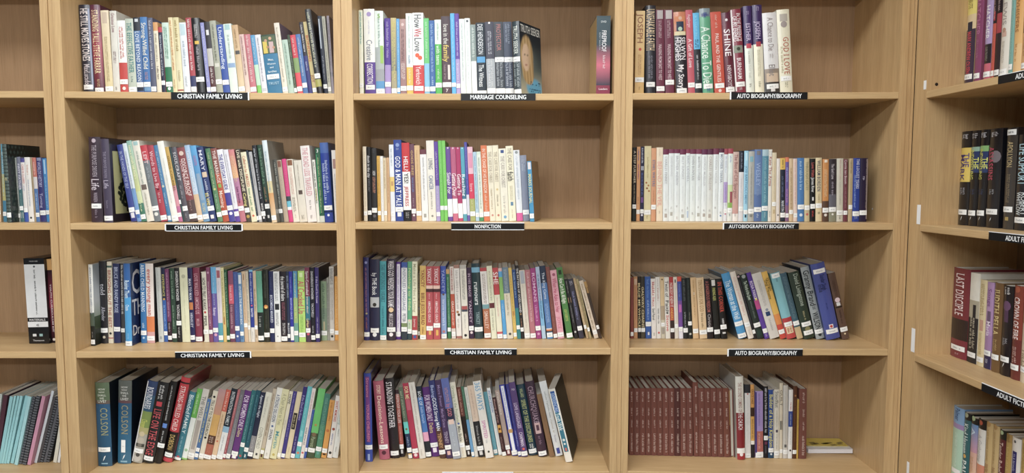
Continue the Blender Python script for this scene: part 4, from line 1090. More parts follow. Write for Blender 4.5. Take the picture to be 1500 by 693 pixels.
818 836 708 222 588|p|b08848@300 42342c|L 530;R 260 300 .8 302820|leaning brown book closing the row

>shelf 3 3 yb third shelf, biography bay
>crop 915 375 5.331 631
46 69 46 170|p|8a4038|S 190 560 .2 a86058;L 610|narrow brick maroon book against the partition
73 101 66 162|p|cc9462|R 180 225 .6 e0d0b8;S 240 500 .3 b87848;L 580|narrow orange tan paperback after the maroon one
105 127 95 162|p|26221f|T 210 560 .7 d8c890 MADE ME WHOLE;L 578|thin black paperback with large cream lettering
129 160 117 162|p|38342c@300 504838|T 240 560 .5 e0d0a0 GALWAY CHAINS;L 578|thin dark brown paperback with cream capitals
164 208 138 162|p|2a5cac|S 185 330 .5 6090d8;S 345 500 .4 a0c0ec;L 532;R 595 618 .3 e0e0e8|royal blue paperback near the row start
211 247 180 178|p|e8e4de|S 205 400 .6 d04040;T 410 500 .5 383838 Soul Patrol;R 600 625 .3 c0c0b8|white paperback with bold red lettering
250 283 211 165|p|e2e0da|S 180 240 .2 909090;S 250 350 .35 b06860;S 410 530 .4 787878;C 600 .25 d06060|white paperback with small grey lettering beside bold red one
285 316 240 165|p|d9bd8c@390 b09c80@500 c8c0a8|C 185 .2 604830;L 536;R 560 610 .7 a0988c|sand paperback with a picture on the lower spine
319 356 274 167|p|e0ddd4|T 195 320 .6 403c3c Twist of;T 345 450 .6 302c2c Faith;T 460 590 .5 d04848 Stone;R 440 452 .3 303030|white paperback with black then red lettering
358 388 303 165|p|b8302f@505 3a2828|T 210 400 .7 f0dcd0 NOBODY KNEW IT;T 405 500 .6 f0b040 ANDERS;L 580|red paperback with white and yellow lettering
391 420 334 165|p|dad3c6|R 185 210 .3 505050;S 250 530 .15 b8b0a0;L 548|plain ivory paperback after the red one
423 455 361 163|p|d84c34@200 3c4ca0@350 7448a0@560 e0e0ec|S 220 320 .5 7080d0;R 380 440 .6 c060b0;L 572|narrow book in red, blue and purple bands
458 493 391 175|p|1e2428|S 190 360 .5 606868;S 440 560 .4 a0a8a8;L 581|black paperback beside the banded one
497 527 431 172|p|1b2422|S 190 420 .3 505c58;S 440 500 .3 a0a090;L 527;C 610 .3 c0c0b8|greenish black paperback with a high white label
533 576 454 170|p|dab47e|S 190 480 .25 b08848;R 285 305 .2 f0e8d8;L 587|camel paperback before Ten Fingers for God
584 642 501 172|p|dec092|F 190 440 .45 b08848 TEN FINGERS FOR GOD;S 450 570 .35 907850;L 597|wide buff paperback titled Ten Fingers for God
645 692 567 180|p|241c20|T 200 440 .5 b86058 A DANGEROUS FREEDOM;T 455 560 .45 b0a8a8 Christie;L 577|black book with dim red title beside the buff one
700 745 614 185|p|1d1e1b|R 190 235 .6 d8d8d4;T 250 350 .45 c8cc60 FINDING ALEX;L 594|black paperback with a white label at head
752 800 651 180|p|171718|F 205 440 .55 d84830 IN THIS CORNER;T 490 540 .3 e0e0e0 HARRY;L 556;R 596 610 .5 d0d0d0|black paperback with red title In This Corner
>crop 1060 375 5.33 648
116 184 -55 143|h l=1d4f6a|2f98d4|S 60 110 .2 b0dcf0;T 200 500 .6 d8ecf4 The Woman at the Well;L 535;L 628|leaning bright blue hardcover titled The Woman at the Well
193 250 8 130 650|h l=4a2028|e2dace|S 170 470 .45 e0b8b0;L 540;S 580 630 .3 c0b8b0|leaning ivory hardcover with faded pink lettering
228 262 78 150|p|1f1f24|C 165 .4 b0989c;S 200 540 .3 606068;L 595|thin leaning black book with a pale circle
264 318 112 150|p|22302c|C 168 .3 98a0a0;T 205 350 .45 c8dcc8 The Words of the Queen;S 360 500 .3 708078;L 545;R 580 630 .6 284038|leaning dark green black book with pale green lettering
322 359 160 135|p|54309a@350 c04088@420 5c38a0|T 200 340 .6 e4d8f0 ROSA PARKS;R 330 350 .5 e0d050;L 588;S 605 635 .5 c0b0e0|leaning purple paperback with a pink middle
363 441 206 145|p|d2cfc7|S 200 400 .3 a8a4a0;C 430 .16 8890a0;R 445 478 .45 24406c;S 500 600 .25 b8b4b0|wide light grey paperback with a small blue figure
444 492 291 130|p|e2b236@460 e08830@540 d04030|T 180 280 .5:.15 4c3c10 FORCE OF FAITH;T 190 340 .4:-.2 584818 Greg Tremaine;L 597|golden yellow paperback turning red at foot
494 570 362 140|h|74bcca@490 b8303a@545 c83c3c|L 162;S 185 210 .25 487888;L 540;R 560 612 .7 e4cfa4;S 570 605 .6 b84838|pale turquoise book with a red foot and top label
573 622 441 140|p|3a5e70@420 386070@560 c8b080|S 170 500 .5 6c8c98;L 530|weathered teal book with a tan foot
628 716 500 135|h|22382c|T 150 400 .38:.1 a8b8a8 David Livingstone;S 440 510 .2 b0a878;C 580 .25 888450;L 540;L 606|dark bottle green hardcover with two white labels
722 790 597 92|h l=3a4048|98a2a6|T 118 395 .62 202428 Granny Brand;S 400 430 .4 404448;T 445 580 .62 202428 WILSON;L 594;C 620 .2 303438|silver grey hardcover titled Granny Brand
803 915 676 70 658|h l=31407c|3f4e9e|L 130 f0f0f0;T 160 280 .3:.12 202850 Sundar Singh;T 230 290 .28:-.15 202850 India;S 380 430 .12 303c80;R 545 575 .3 e8dcdc;C 560 .1 c83838;L 597|thick cobalt cloth hardcover with two white labels
926 985 812 140 655|p|62483a|S 200 320 .4 4c3428;C 350 .35 e0c8d0;R 370 395 .5 d8d8d8;R 400 410 .9 282018;S 430 540 .3 4c3428;L 578;C 613 .12 f0e0b0|leaning brown book ending the row

>shelf 4 1 yb bottom shelf, family living bay
>crop 120 530 4.25 640
94 190 82 130 650|h r=16202c|5e7458>587050@240 6c5c54@262 195c88>14506f|H 170 .5 e0e8dc HOW;H 188 .42 e0e8dc NOW;H 207 .6 e0e8dc SHALL;H 226 .32 e0e8dc WE;H 244 .6 e0e8dc LIVE?;F 285 460 .45:.1 9a9c70 COLSON;L 545;Q 600 .3 e0ecf0;R 628 636 .45 80b0c8|thick blue and green hardcover How Now Shall We Live, horizontal label
224 306 229 115 634|h r=16202c|5c6460>585e58@238 6a4850@255 175880>226a8c|H 155 .5 e0e4e0 HOW;H 172 .42 e0e4e0 NOW;H 190 .6 e0e4e0 SHALL;H 208 .32 e0e4e0 WE;H 228 .6 e0e4e0 LIVE?;F 265 450 .45:.05 9a9470 COLSON;V 482 560;Q 590 .3 e0ecf0;R 612 622 .5 80b0c8|thick blue and grey hardcover How Now Shall We Live, upright label
308 374 412 113 632|h|28406c@200 285878@300 7c9440@400 b0a868@440 a8a498|R 120 630 .12:-.44 e0e0e0;F 150 285 .5 e8ecf4 BOUNDARIES;T 350 400 .5 c8cc50 Changes;C 440 .26 c8b890;C 480 .34 b8b0a0;R 500 520 .8 484840;C 510 .2 787468;L 545;C 590 .36 c0bcb4;C 570 .2 504c48|navy and green hardcover with stones titled Boundaries
376 445 478 120 634|h|1e2024|S 140 230 .5 d8d8d8;R 240 268 .5 c83848;F 285 575 .6 d05058 LIFE ON THE EDGE;L 592|black hardcover with red title Life on the Edge
448 496 552 118 635|h|151519|S 145 360 .25 d8d8d8;R 378 405 .6 5888d8;S 425 495 .25 d0d0d0;L 514|black hardcover with dotted white lettering and blue square
499 566 622 92 627|h r=8a2434|c62f3b@120 2c1c20@130 c62f3b@428 1c1616@590 c83848|F 145 420 .5 f4dcd8 STRONG-WILLED CHILD;T 445 540 .5 c8a858 DOBSON;L 570|red hardcover Strong-Willed Child with black lower spine
568 616 664 183 615|p|2a7c90|T 200 320 .6 d8ecf0 Blended;T 325 440 .5 e0f0f4 FAMILY;S 460 560 .3 90c0cc;L 603;R 580 590 .4 d05060|teal paperback with white script leaning after Strong-Willed Child
618 652 712 165 612|p|5cb040@345 e0e8e4@595 90d060|S 190 330 .4 c8ecb0;C 545 .3 98c098|green over white leaning paperback
656 697 754 165 603|p|cfcbc2|T 210 350 .5 787870 THE WELL;R 360 540 .6 a8a098;L 575|light grey leaning paperback after the green and white one
699 722 768 230 597|p|4878b4@380 4070a8|S 250 500 .5 d8d060;L 545;L 580|short blue paperback with yellow lettering
724 757 805 178 607|p|d9d2bc|C 215 .25 303030;T 235 455 .5 383830 TELL IT TO THE CHURCH;C 468 .25 303030;L 580|cream paperback titled Tell It to the Church
>crop 300 535 4.62 635
-12 40 79 158|p|b88c90>c89070@330 d8a850@470 5c3828@530 b06048|S 480 520 .6 c8b0a0;S 540 590 .5 c88068;L 615|pink and amber paperback with a brown lower band
42 75 127 163|p|d05c48@310 dcbc94|S 180 300 .5 f0c8b8;S 330 500 .4 b89868;C 510 .2 d06848;L 618|red over tan paperback leaning
77 119 157 155|p|1d2a38@410 88b8d8@450 dfe3e4|T 175 400 .5 d0d8dc INTERNATIONAL FAMILY;S 470 580 .3 b0b4b8;L 618|black over white paperback leaning
121 139 196 165 628|p|b8686e>a04858|S 190 590 .3 e0a8a8;L 612|thin rose red book beside the grey one
141 170 219 165 628|p|6e6c72>8a8c94|S 200 560 .3 a8a8b0;L 610|thin medium grey book before the purple one
173 218 246 168|p|66307e|T 200 430 .65 e8d8f0 FOR WOMEN ONLY;T 420 480 .5 d8c890 Debra;L 592;R 605 625 .6 f0f0f0|purple paperback with white capitals, leaning forward
221 250 296 168 637|p|1f7078|S 200 500 .4 78b0b4;L 535;C 610 .3 c05050|teal paperback first of a dark teal pair
253 283 321 168 637|p|175668|S 200 520 .35 5898a4;L 568;R 600 620 .3 d0dcdc|darker teal paperback second of the pair
285 319 355 180 637|p|252c48@475 8c8c90@580 282c40|T 200 350 .45 c8d0e0 Against the Night;S 490 560 .4 b8b8b8;L 598|dark navy paperback with a grey patch
323 366 389 180 632|p|dadaca|S 210 360 .35 b8b8a8;T 415 560 .5 a0a090 COVEN CHILD;R 590 605 .3 404040|ivory paperback with faint capitals
369 393 426 158 627|p|c2b49c@560 b8b070|S 190 480 .5 806850;L 585;R 600 620 .5 583038|beige paperback with brown lettering beside A Strong Delusion
396 434 464 150 632|p|e2e2da|T 195 380 .55 40507c A STRONG DELUSION;C 408 .2 4868a0;T 430 500 .5 585c70 SWAIN;S 590 610 .3 a0a098|white paperback titled A Strong Delusion
437 483 501 158 637|p|dad7a6|T 190 400 .5 a8a480 A Chair Next to You;T 440 560 .5 50a0a8 Martin;C 600 .2 c0b050|pale yellow cream paperback with teal lettering
487 512 548 175 628|p|dcd6bc|T 195 260 .6 505048 HOPE;S 370 430 .3 a8a088;L 605|thin cream book before the violet one
514 540 567 175 628|p|413888|S 190 500 .35 9890d0;L 608|thin violet blue book leaning
542 576 588 178 628|p|dbcca6|R 320 430 .75 343028;S 335 420 .4 dbcca6;S 550 600 .2 b8a880|cream tan book with a black lettered block
579 607 628 145 630|p|372f78|T 200 370 .5 b0a8e0 If the Devil So Knew;S 480 580 .45 a8a0d0;L 610|indigo paperback leaning beside the cyan book
609 640 653 142 627|p|50bcc6|S 170 480 .3 98e0e4;R 440 480 .5 80d0d8;L 530;C 590 .3 e08058|bright cyan book among the leaning row
643 668 683 155 625|p|e2dbd6|S 180 360 .35 c08090;S 420 540 .5 606060;C 590 .3 d06060|narrow white book between cyan and thin blue
670 685 703 300 622|p|3558ac|S 330 580 .3 90a8e0;L 570|short thin blue book
689 737 719 155 625|p|5ec464@455 46563a|C 400 .18 b89040;T 480 550 .5 a8b890 Parrott;C 465 .3 806848;L 570|spring green over olive book
742 781 763 190 617|p|3c8070@400 488c6c|S 220 500 .5 78b8a0;L 563;R 580 600 .4 58a098|sea green book after the spring green one
787 822 805 235 610|p r=6a3038|dc9c3c|S 250 380 .4 b87020;C 440 .3 c87030;L 575;R 595 605 .6 402820|amber orange short book
828 861 839 205 602|p|e2dfda|T 240 380 .5 c85850 SHORT MEMORIES;C 430 .3 a05040;S 460 540 .35 6878b0;C 590 .3 404040|white book with red lettering near the partition
863 900 870 205 602|p|dbdfda|T 230 400 .5 90b0a8 One Fine Relationship;S 430 480 .3 a0a8a0;S 550 590 .3 a0a0a0|white book with pale teal lettering near the partition

>shelf 4 2 yb bottom shelf, nonfiction bay
>crop 520 525 4.333 635
67 113 55 95 655|h r=342444|2646aa|R 115 530 .55 7a3c8c;T 120 245 .35 d880a0 Streams;T 290 525 .35 d880a0 YOUNG CHILDREN;L 562;R 605 645 .3 98b0e0|blue hardcover with a purple panel, first in row
157 222 114 145 642|h|b2566e|T 170 225 .35 f0d8c0 STORY;T 235 540 .35 f0d8c0 Decision-Lessons;L 561;C 598 .22 582838|rose pink hardcover with cream lettering
225 286 180 128 633|h|1f1a20|F 150 440 .55 e4e0e4 STANDING TOGETHER;S 460 540 .3 403040;L 601|black hardcover titled Standing Together
288 315 238 200 627|p|402a30@230 b45448@560 241c20|T 225 410 .6 e8d0c8 FIREPROOF YOUR LIFE;S 430 540 .4 e0a090;L 560;R 580 605 .5 c0c0c0|dark red paperback titled Fireproof Your Life
339 368 261 185 637|p|5c6c58@405 50c8c0@480 243458|S 210 380 .5 a8b898;C 450 .25 707040;S 500 560 .5 88a0c0;L 582;R 605 612 .8 e0b040;R 612 635 .8 e8e4d8|green grey thin paperback with an aqua square
371 408 283 160 637|p|b42a4c|T 180 260 .6 e8d8a0 FOR ME;R 262 330 .7 c85870;L 588;C 615 .3 e8d0d4|crimson thin paperback with cream lettering
411 450 316 155 637|p|dad6cd|S 170 540 .25 b0a89c;S 580 620 .3 c0b8ac|plain off white thin book after the crimson one
452 487 361 180 630|p|202a3a@250 3c78c0@470 e8a0c0@528 242830|T 210 300 .5 e0e8f0 BOOK OF;S 310 420 .5 a8c8f0;L 610|thin blue book with a pink patch near its foot
490 538 400 185 625|p|5e2a7a|T 235 400 .65 e4d4ec FOR WOMEN ONLY;T 410 475 .5 d8c080 Debra;L 551;R 570 598 .5 e8e0ec|violet purple book with white capitals and gold below
540 580 431 143 635|h|2a3274@440 56342c|T 170 250 .45 a8b8e8 Being;T 250 330 .55 e0e8f8 GODS;T 335 460 .5 e8ecf4 Strong MAN;T 475 570 .5 d8a868 TENNEY;L 596|navy book over brown titled Being God's Strong Man
582 622 471 140 637|p|46305a|T 170 310 .4 9880b8 More Power;T 320 440 .4 a088b8 Mardy Grace;T 465 540 .5 b0a0b8 TENNEY;L 566;R 590 615 .5 e0b0a8|dark purple book with dim lilac lettering
624 672 513 130 640|p|5c6cb4@320 2c2c48@400 a0a8b4|S 190 280 .5 d89898;T 290 370 .5 d87888 by GOD;R 390 420 .7 e0c0b0;S 470 560 .3 c0c8d0;L 608|periwinkle and grey book with pink lettering
674 709 568 155 632|p|e1ddca|T 175 410 .45 98a880 Growing in the Prophetic;C 415 .2 5060a0;T 430 530 .5 686450 Mike Bickle;L 552;S 570 620 .3 e0c8a8|cream book titled Growing in the Prophetic
711 739 616 185 625|p|6e3c32@370 281c1c|S 200 360 .55 c89080;S 480 530 .4 c0a098;L 568;R 590 612 .4 d8d8d8|thin rust brown book with a dark foot
>crop 680 525 4.333 630
49 67 -32 180 627|p|41745c@390 5c9ccc|S 200 380 .3 88b8a0;L 608|thin green over blue book beside the peach one
69 90 -10 185 627|p|d2d2ca|S 200 590 .25 a0a098|thin grey white book before the peach and black one
92 132 0 175 628|p|dcc4ae@402 26262a|S 200 380 .25 b89c88;S 430 550 .4 a0a0a0;L 572;R 590 615 .5 d0d0d0|peach over black book
138 188 18 148 635|p|e2dfd8|T 155 330 .6 68a8d0 365 WAYS;T 395 510 .4 d078b0 SPIRITED;S 520 540 .3 c0c0c0;C 595 .14 404840|wide white book with blue and pink lettering
190 214 104 215 612|p|58a4b8|S 240 560 .2 90c8d4;L 592|thin turquoise book beside the wide white one
218 241 126 190 610|p|e2e6e6|T 205 345 .55 5878b8 INTERCESSION;S 380 560 .2 b8bcc0;L 595|thin white book with blue capitals
243 268 166 250 620|p|422429|T 260 410 .4 c09890 Blessing or Curse;R 425 473 .8 d8a030;C 450 .3 602818;S 500 580 .4 a08078;L 607|thin dark brown book with a yellow square
271 300 187 205 618|p|b49e94@560 703038|T 215 360 .45 e0d4cc Fresh Voice;S 480 540 .3 d0c0b8;L 566;R 585 608 .5 e8d8d8|taupe book with a maroon foot
305 341 221 170 620|p|303aa4|R 178 600 .55 e4e8f0;S 190 440 .3 8898d8;R 452 475 .8 c89850;L 600|white and blue striped book with a gold clasp band
344 364 262 165 625|p|38378c|S 200 420 .25 7078c0;S 460 560 .4 a0a8e0;L 605|thin indigo book before The Love Languages
366 406 279 155 627|p|5a417c|H 200 .5 e8e0f0 7.0;T 285 445 .5 d8c8e8 LOVE LANGUAGES;T 470 560 .5 e0d4ec CHAPMAN;C 577 .2 e05850;L 606|purple book titled Love Languages
411 469 315 170 617|h|193a4c|T 195 250 .3 b0bc80 WILLARD;F 265 535 .42 c0c878 SPIRIT OF THE DISCIPLINES;S 545 575 .5 e0e4e0;L 590|dark teal hardcover titled Spirit of the Disciplines
471 531 370 150 625|h|392139|F 180 415 .5 a88ca0 CHURCHQUAKE;R 410 480 .6 c8a8a8;R 425 460 .3 583848;S 495 550 .3 8c7084;L 605|dark plum hardcover titled Churchquake
534 566 446 230 590|p Y.11|8c6844|S 260 560 .1 785838|plain brown board behind the white book
582 628 456 150 622|p|e2e6e8|S 215 380 .3 a8b0b0;S 390 480 .3 c0b8a8;S 490 540 .35 b0b0c0;R 572 608 .45 4050a8|tall white book with a blue emblem foot
633 678 528 198 612|p r=2c322e Y.07 d=.15 yaw=13|e6e2d6|R 212 345 .62 2b5ca4;R 345 595 .62 2c7890;T 225 345 .5 a8c4e8 EXPERIENCING;T 350 460 .6 e0ecec Truth Walk;C 520 .2 d0dcd8;C 545 .15 e8e8e0;R 570 590 .25 d86858|white edged book with a blue panel ending the row

>shelf 4 3 yb bottom shelf, biography bay
>crop 915 530 4.622 632
31 61 30 180|h set|7a4539|SET|brown set volume half hidden by the partition, first in the bottom biography row
63 101 62 180|h set|78463c|SET|brown set volume, second from the partition, bottom biography shelf, lettering reversed
103 140 101 180|h set|7c463a|SET|brown set volume with silver script, third from the partition, bottom biography shelf
142 179 140 180|h set|784438|SET|brown set volume with silver script, fourth from the partition, bottom biography shelf
181 219 178 180|h set|7c473b|SET|brown set volume with silver script, fifth from the partition, bottom biography shelf
220 258 217 180|h set|784438|SET|brown set volume with silver script, sixth from the partition, bottom biography shelf
260 298 255 180|h set|7e483c|SET|brown set volume with silver script, seventh from the partition, bottom biography shelf
300 338 293 180|h set|7a453a|SET|brown set volume with silver script, eighth from the partition, bottom biography shelf
340 378 335 180|h set|5a302c|SET|darkest brown set volume, ninth from the partition on the bottom biography shelf
380 420 372 180|h set|7c473b|SET|brown set volume with silver script, tenth from the partition, bottom biography shelf
422 463 413 180|h set|784439|SET|brown set volume with silver script, eleventh from the partition, bottom biography shelf
467 502 446 140 608|h set|7a4538|SET|brown set volume standing taller than the rest of its row
505 546 489 180 640|h set|7c473b|SET|brown set volume with silver script, twelfth from the partition, bottom biography shelf
548 588 532 180 640|h set|784438|SET|brown set volume with silver script, thirteenth from the partition, bottom biography shelf
590 630 575 180 640|h set|7a453a|SET|brown set volume with silver script, fourteenth from the partition, bottom biography shelf
632 671 617 180 640|h set|784438|SET|brown set volume with silver script, fifteenth from the partition, bottom biography shelf
673 713 656 180 640|h set|7e4737|SET|brown set volume just before the backward book, bottom biography shelf
716 744 702 190 640|f|7a3a34|R 195 430 .08:-.46 d0a030|book turned backwards showing its white page edges
763 816 748 100 662|h l=c8c8c0|e4e4da@345 8a1825@585 f0f0ec@620 a81c28|F 140 340 .4 a87068 THE SECOND COMING OF;T 345 460 .5 f0e0e0 THE CHURCH;C 628 .22 f0e8e8|white over dark red hardcover, Second Coming of the Church
>crop 1080 530 4.62 640
53 91 49 155 650|p|2c2e34@212 e0e0de|C 218 .15 c06060;S 240 580 .15 c0c0c0;L 635|white book with a black head
93 117 89 155 636|p|da9a3e@310 402818@370 e0a83c@535 f0ece4@560 202028|T 185 285 .5 704818 GRACE VALE;S 390 520 .5 8c5c20|narrow amber book with a dark patch and black foot
123 175 121 200 649|p|a890d2@470 b8665e@610 e8ecf0|R 205 640 .18:-.41 38307c;S 215 440 .25 8470b0;S 485 590 .3 e0a8a0;L 630|lavender over terracotta book with an indigo edge
179 207 179 168 648|p|191921|S 180 480 .6 d8d8e0;L 515;R 540 560 .6 703050;S 570 620 .4 6c6c78|black narrow book with white lettering before blue and yellow
210 246 211 190 638|p|1f4c9a@585 1c4868|R 195 580 .12:.42 e0dcc8;T 220 580 .6 e4dc70 Builder of a Holy Kingdom;L 598;C 625 .2 d0d8e0|blue book with bright yellow lettering
249 283 250 188 635|p|d9d5c6|T 200 310 .6 787468 Steadfast;S 330 440 .2 a8a498;R 460 478 .4 484058;S 490 590 .3 b0ac9c;L 618|ivory book with grey script and a dark spot
285 306 287 145 622|p|d8ceb6|T 190 300 .7 787060 GUILT;R 400 460 .6 383838;L 605|thin taller cream book with a black blotch
309 340 312 160 636|p|c9c6be|S 200 560 .15 a8a8a0;R 560 580 .5 606060;L 610|pale grey book before the white one with blue tag
343 370 350 190 640|p|e6e6e4@335 2848a0@440 e6e6e4|S 275 325 .4 d06060;S 350 430 .4 a8b8e0;S 470 560 .2 b8b8b8;C 600 .25 403c38|thin white book with a blue tag mid spine
373 399 380 165 640|p|583018|C 230 .25 a87038;S 260 540 .3 90602c;L 610|thin dark chocolate book
401 412 406 255 632|p|caa222|S 280 600 .3 987810|very thin yellow booklet beside the chocolate book
416 466 420 185 648|h set|7a463a|SET|lone brown set volume at the end of the bottom biography row
>shelf 2 0 .07 second shelf, outer bay
>crop 0 190 4.62 612
-14 8 -30 130|p|d8b080|S 200 500 .4 a07848;L 560|orange tan thin book cut by the photo edge
24 46 4 97|p|4a98b4@300 b8b060@480 3880a0|S 150 450 .5 c0dce0;L 570|thin teal blue book beside the diamond patterned black one
50 104 12 98|h Y.04 diamond r=1c2624|1e2a28|T 325 347 .5 c0b888 HO;H 335 .55 c8c090 HO;L 578|tall black book with a diamond pattern cover
106 131 73 190|p|8c938c|S 210 440 .5 c8ccc4;S 470 550 .4 505868;L 582|narrow grey green book before the lilac grey one
133 165 103 185|p|707488@400 3c6c70|T 230 410 .5 d0d0e0 FIRST FATHER;S 430 520 .3 90b0b0;L 532;R 560 600 .7 c8ccd0|lilac grey over teal book
168 194 136 195|p|4c4890@222 dfdad6@560 3858b0|T 235 365 .5 d88888 CASE IS CLOSED;S 380 420 .3 8090c0;L 545|white book with purple head and blue foot
196 232 160 188|p|e6e2dc|S 240 310 .4 e0b0a0;S 340 520 .3 a0b0c8;C 597 .2 404440|plain white book with a black foot emblem
234 245 196 190|p|ae9874|S 220 560 .3 887454|very thin tan book beside the plain white one
247 272 216 190|p|c87060@320 d8d0d0@400 4878b4|S 220 310 .5 f0c8c0;S 430 540 .4 b0c8e8;L 577|narrow red over blue book
276 315 244 190|h|37377a|R 192 212 .7 8890b0;T 220 390 .5 b8b8e0 WORLDS HISTORY;T 430 530 .45 b0b0d8 Turning;L 563|navy violet book with pale lettering
317 344 284 195|p|2f8acc|R 205 300 .4 a0ccec;S 320 530 .35 a8d4f4;L 560|bright blue book against the partition

>shelf 3 0 yb third shelf, outer bay
>crop 0 360 4.62 660
198 341 158 90 664|x|16171b@128 dfe2e4@488 16171b@515 e4e6e8@552 16171b|H 107 .42 b8b8b8 PRODUCED;C 143 .05 505458;S 165 225 .1 303438;S 240 310 .1 303438;S 320 470 .1 303438;H 502 .8 e0e0e0 MATERIALS;H 537 .14 202020 42;R 598 615 .18:-.2 d8d8d8;R 598 615 .16:.12 90b8b8;H 642 .55 d0d0d0 Thomasson|large white and black boxed set standing alone
346 384 314 95 658|x r=201418|d8a050@165 2c1820>9c2444@420 782038>1c1216|T 260 585 .3 f0e0e0 YOUTH CURRICULUM KIT;C 635 .3 e0d0c0|red and black boxed kit with an orange head

>shelf 4 0 yb bottom shelf, outer bay
>crop 0 530 4.25 636
-62 -42 -6 200|b|b8c0bc||pale grey booklet at the photo edge
-40 -14 22 205|b|54303e||maroon booklet before the pale blue ones
-12 8 62 215|b|88c8d0||pale blue booklet against the maroon one
10 22 90 212|b|90d0d6||pale blue booklet, second of six
24 38 108 212|b|8accd4||pale blue booklet, third of six
40 56 126 212|b|92d2da||pale blue booklet, fourth of six
64 84 158 210|b|8cced6||pale blue booklet, fifth of six
88 112 176 215 645|b|9cd4dc||pale blue booklet beside the black spiral ones
114 134 204 215 640|b spiral|42464e||black spiral bound booklet beside the pale blue ones
138 162 228 212 645|b spiral|3c3e44||black spiral bound booklet beside the pink one
168 198 262 212 645|b|cc8ca8||dusty pink booklet
204 228 322 180 632|b|ccd4dc||silver white booklet standing above its neighbours
232 246 336 215 630|b|504c50||charcoal booklet just after the silver white one
250 266 345 218 628|b spiral|34363c||black spiral booklet, first after the charcoal one
270 286 352 220 628|b|5a5c64||iron grey booklet between black ones
290 306 358 222 628|b spiral|2c2e34||black spiral booklet before the cream one
330 352 376 300 630|b|d8d4c2||cream booklet near the partition
358 372 396 310 630|b|e2e2e0||white booklet against the partition
>side 1 top shelf, adult fiction case
>crop 1340 0 4.62 550
336 396 . -95|h|e8d860@100 e0c898@200 3a2c48|T -60 60 .4 a09040 A TRIBUTE;R 150 210 .5 303040;T 215 285 .4 d84858 MARK;T 290 500 .4 e04858 ANDREW OLSEN;L 522|yellow over dark purple hardcover with red capitals
398 445 . -90|h|8c3c6c|T -30 240 .5 b87098 HATCHER;S 270 400 .4 b878a0;L 515|plum hardcover with tone on tone capitals
447 461 . -80|h|702850|S 0 480 .3 985078|very thin wine coloured book between the two capitals spines
463 508 . -80|h|b098cc@300 201c24@432 d06078|T 35 265 .5 f0ecf4 HATCHER;S 320 415 .4 a8a098;L 505|lilac hardcover with white capitals and a black box
510 532 . -70|p|302428@160 cc5444|S -20 130 .5 d8a8a0;R 80 140 .5 c03848;S 190 430 .4 e88868;L 498|narrow red book with a dark head
534 568 . -70|p|241c24@90 b03c48@225 36282c|S -10 80 .4 c0a8a8;L 492|charcoal book with a red glow
570 628 . -70|h|e0ddd2|T -20 170 .4 a8a098 LEWIS;C 205 .2 b89078;R 215 250 .5 d0a898;S 280 430 .3 b0a898;L 488|ivory hardcover with a tiny portrait
630 656 . -60|p|78b4ac|S -10 400 .3 a0ccc4;L 455|thin sea green book beside the ivory portrait one
658 714 . -60|h|e8a448>e8b868@300 e8c080|T -20 220 .35 a87038 WHISPERS;S 300 420 .3 c89048|bright orange book beside the thin sea green one
716 764 . -50|h|d8a468@120 342420@220 d8a868|S 250 380 .4 a07038;L 445|tan book with a dark band on the top fiction shelf
766 815 . -50|h|4a3044|S 0 400 .4 b898a8;L 435|dusky plum book cut by the photo edge, top fiction shelf
>side 2 second shelf, adult fiction case
>crop 1340 170 3.85 608
243 298 . 90|h|15161c@180 e0c440@372 15161c|S 105 135 .6 d0d0d8;T 210 290 .4:.2 604c90 THE;T 215 365 .45:-.15 483878 MARK;S 405 445 .6 989ca8;L 542;Q 578 .22 d0d4d8|black hardcover with a bright yellow panel, The Mark
299 346 . 85|h|14151b@175 88b4a0@200 20386c@320 14151b|S 100 130 .7 c8c8d0;T 235 300 .45:.25 d8dc50 THE;T 190 360 .4:-.15 d0d448 INDWELLING;S 415 445 .6 3c4c70;L 547;Q 578 .22 d0d4d8|black hardcover The Indwelling, beside the yellow panel one
348 396 . 80|h|14151b@168 80b868@200 20386c@320 14151b|S 95 125 .7 c8c8d0;T 235 300 .45:.25 d8dc50 THE;T 185 360 .4:-.15 d0d448 INDWELLING;S 415 445 .6 3c4c70;L 547;Q 580 .22 d0d4d8|black hardcover The Indwelling, beside Assassins
398 472 . 75|h|15151b|S 92 120 .55 d0d0d8;C 230 .32:.15 787078;F 175 365 .4:-.2 c84868 ASSASSINS;S 415 445 .45 a0a4ac;L 540;Q 585 .16 d0d4d8|thick black hardcover with pink title Assassins
496 556 . 70|h|1c1a1c@110 3c3834|L 92;H 92 .5 707478 COPY 2;T 145 290 .45 c0ac78 APOLLYON;S 330 490 .35 98886c;L 527;R 570 590 .3 b09850|dark hardcover with gold title Apollyon and a top label
560 642 . 108|h|101620|T 155 390 .55 b0dcec LIFE SUPPORT;T 430 560 .3:.2 d8e4e8 ROBERT;T 430 560 .3:-.15 d8e4e8 WHITLOW;L 588|black hardcover with icy blue title Life Support
644 700 . 100|h|283040|S 150 450 .4 90a0b0;L 585|slate hardcover cut by the photo edge
>side 3 third shelf, adult fiction case
>crop 1320 380 3.15 447
226 302 . 35|h Y.0|7c2433@275 2a1c20@370 82263a|F 65 260 .45 ecd8d8 LAST DISCIPLE;L 408;S 432 440 .25 d0a8ac|dark red hardcover titled Last Disciple
304 348 . 60|p|e2e0d4@190 b0a890@270 2c2a2c|R 210 310 .3:.1 302c30;S 270 415 .6 c0b8a0;L 440|white book darkening downward with a standing figure
350 381 . 92|p|dccc9c|S 115 260 .6 b09858;R 280 330 .5 c89880;S 340 440 .4 c0a868;L 462|cream gold book beside the lilac one
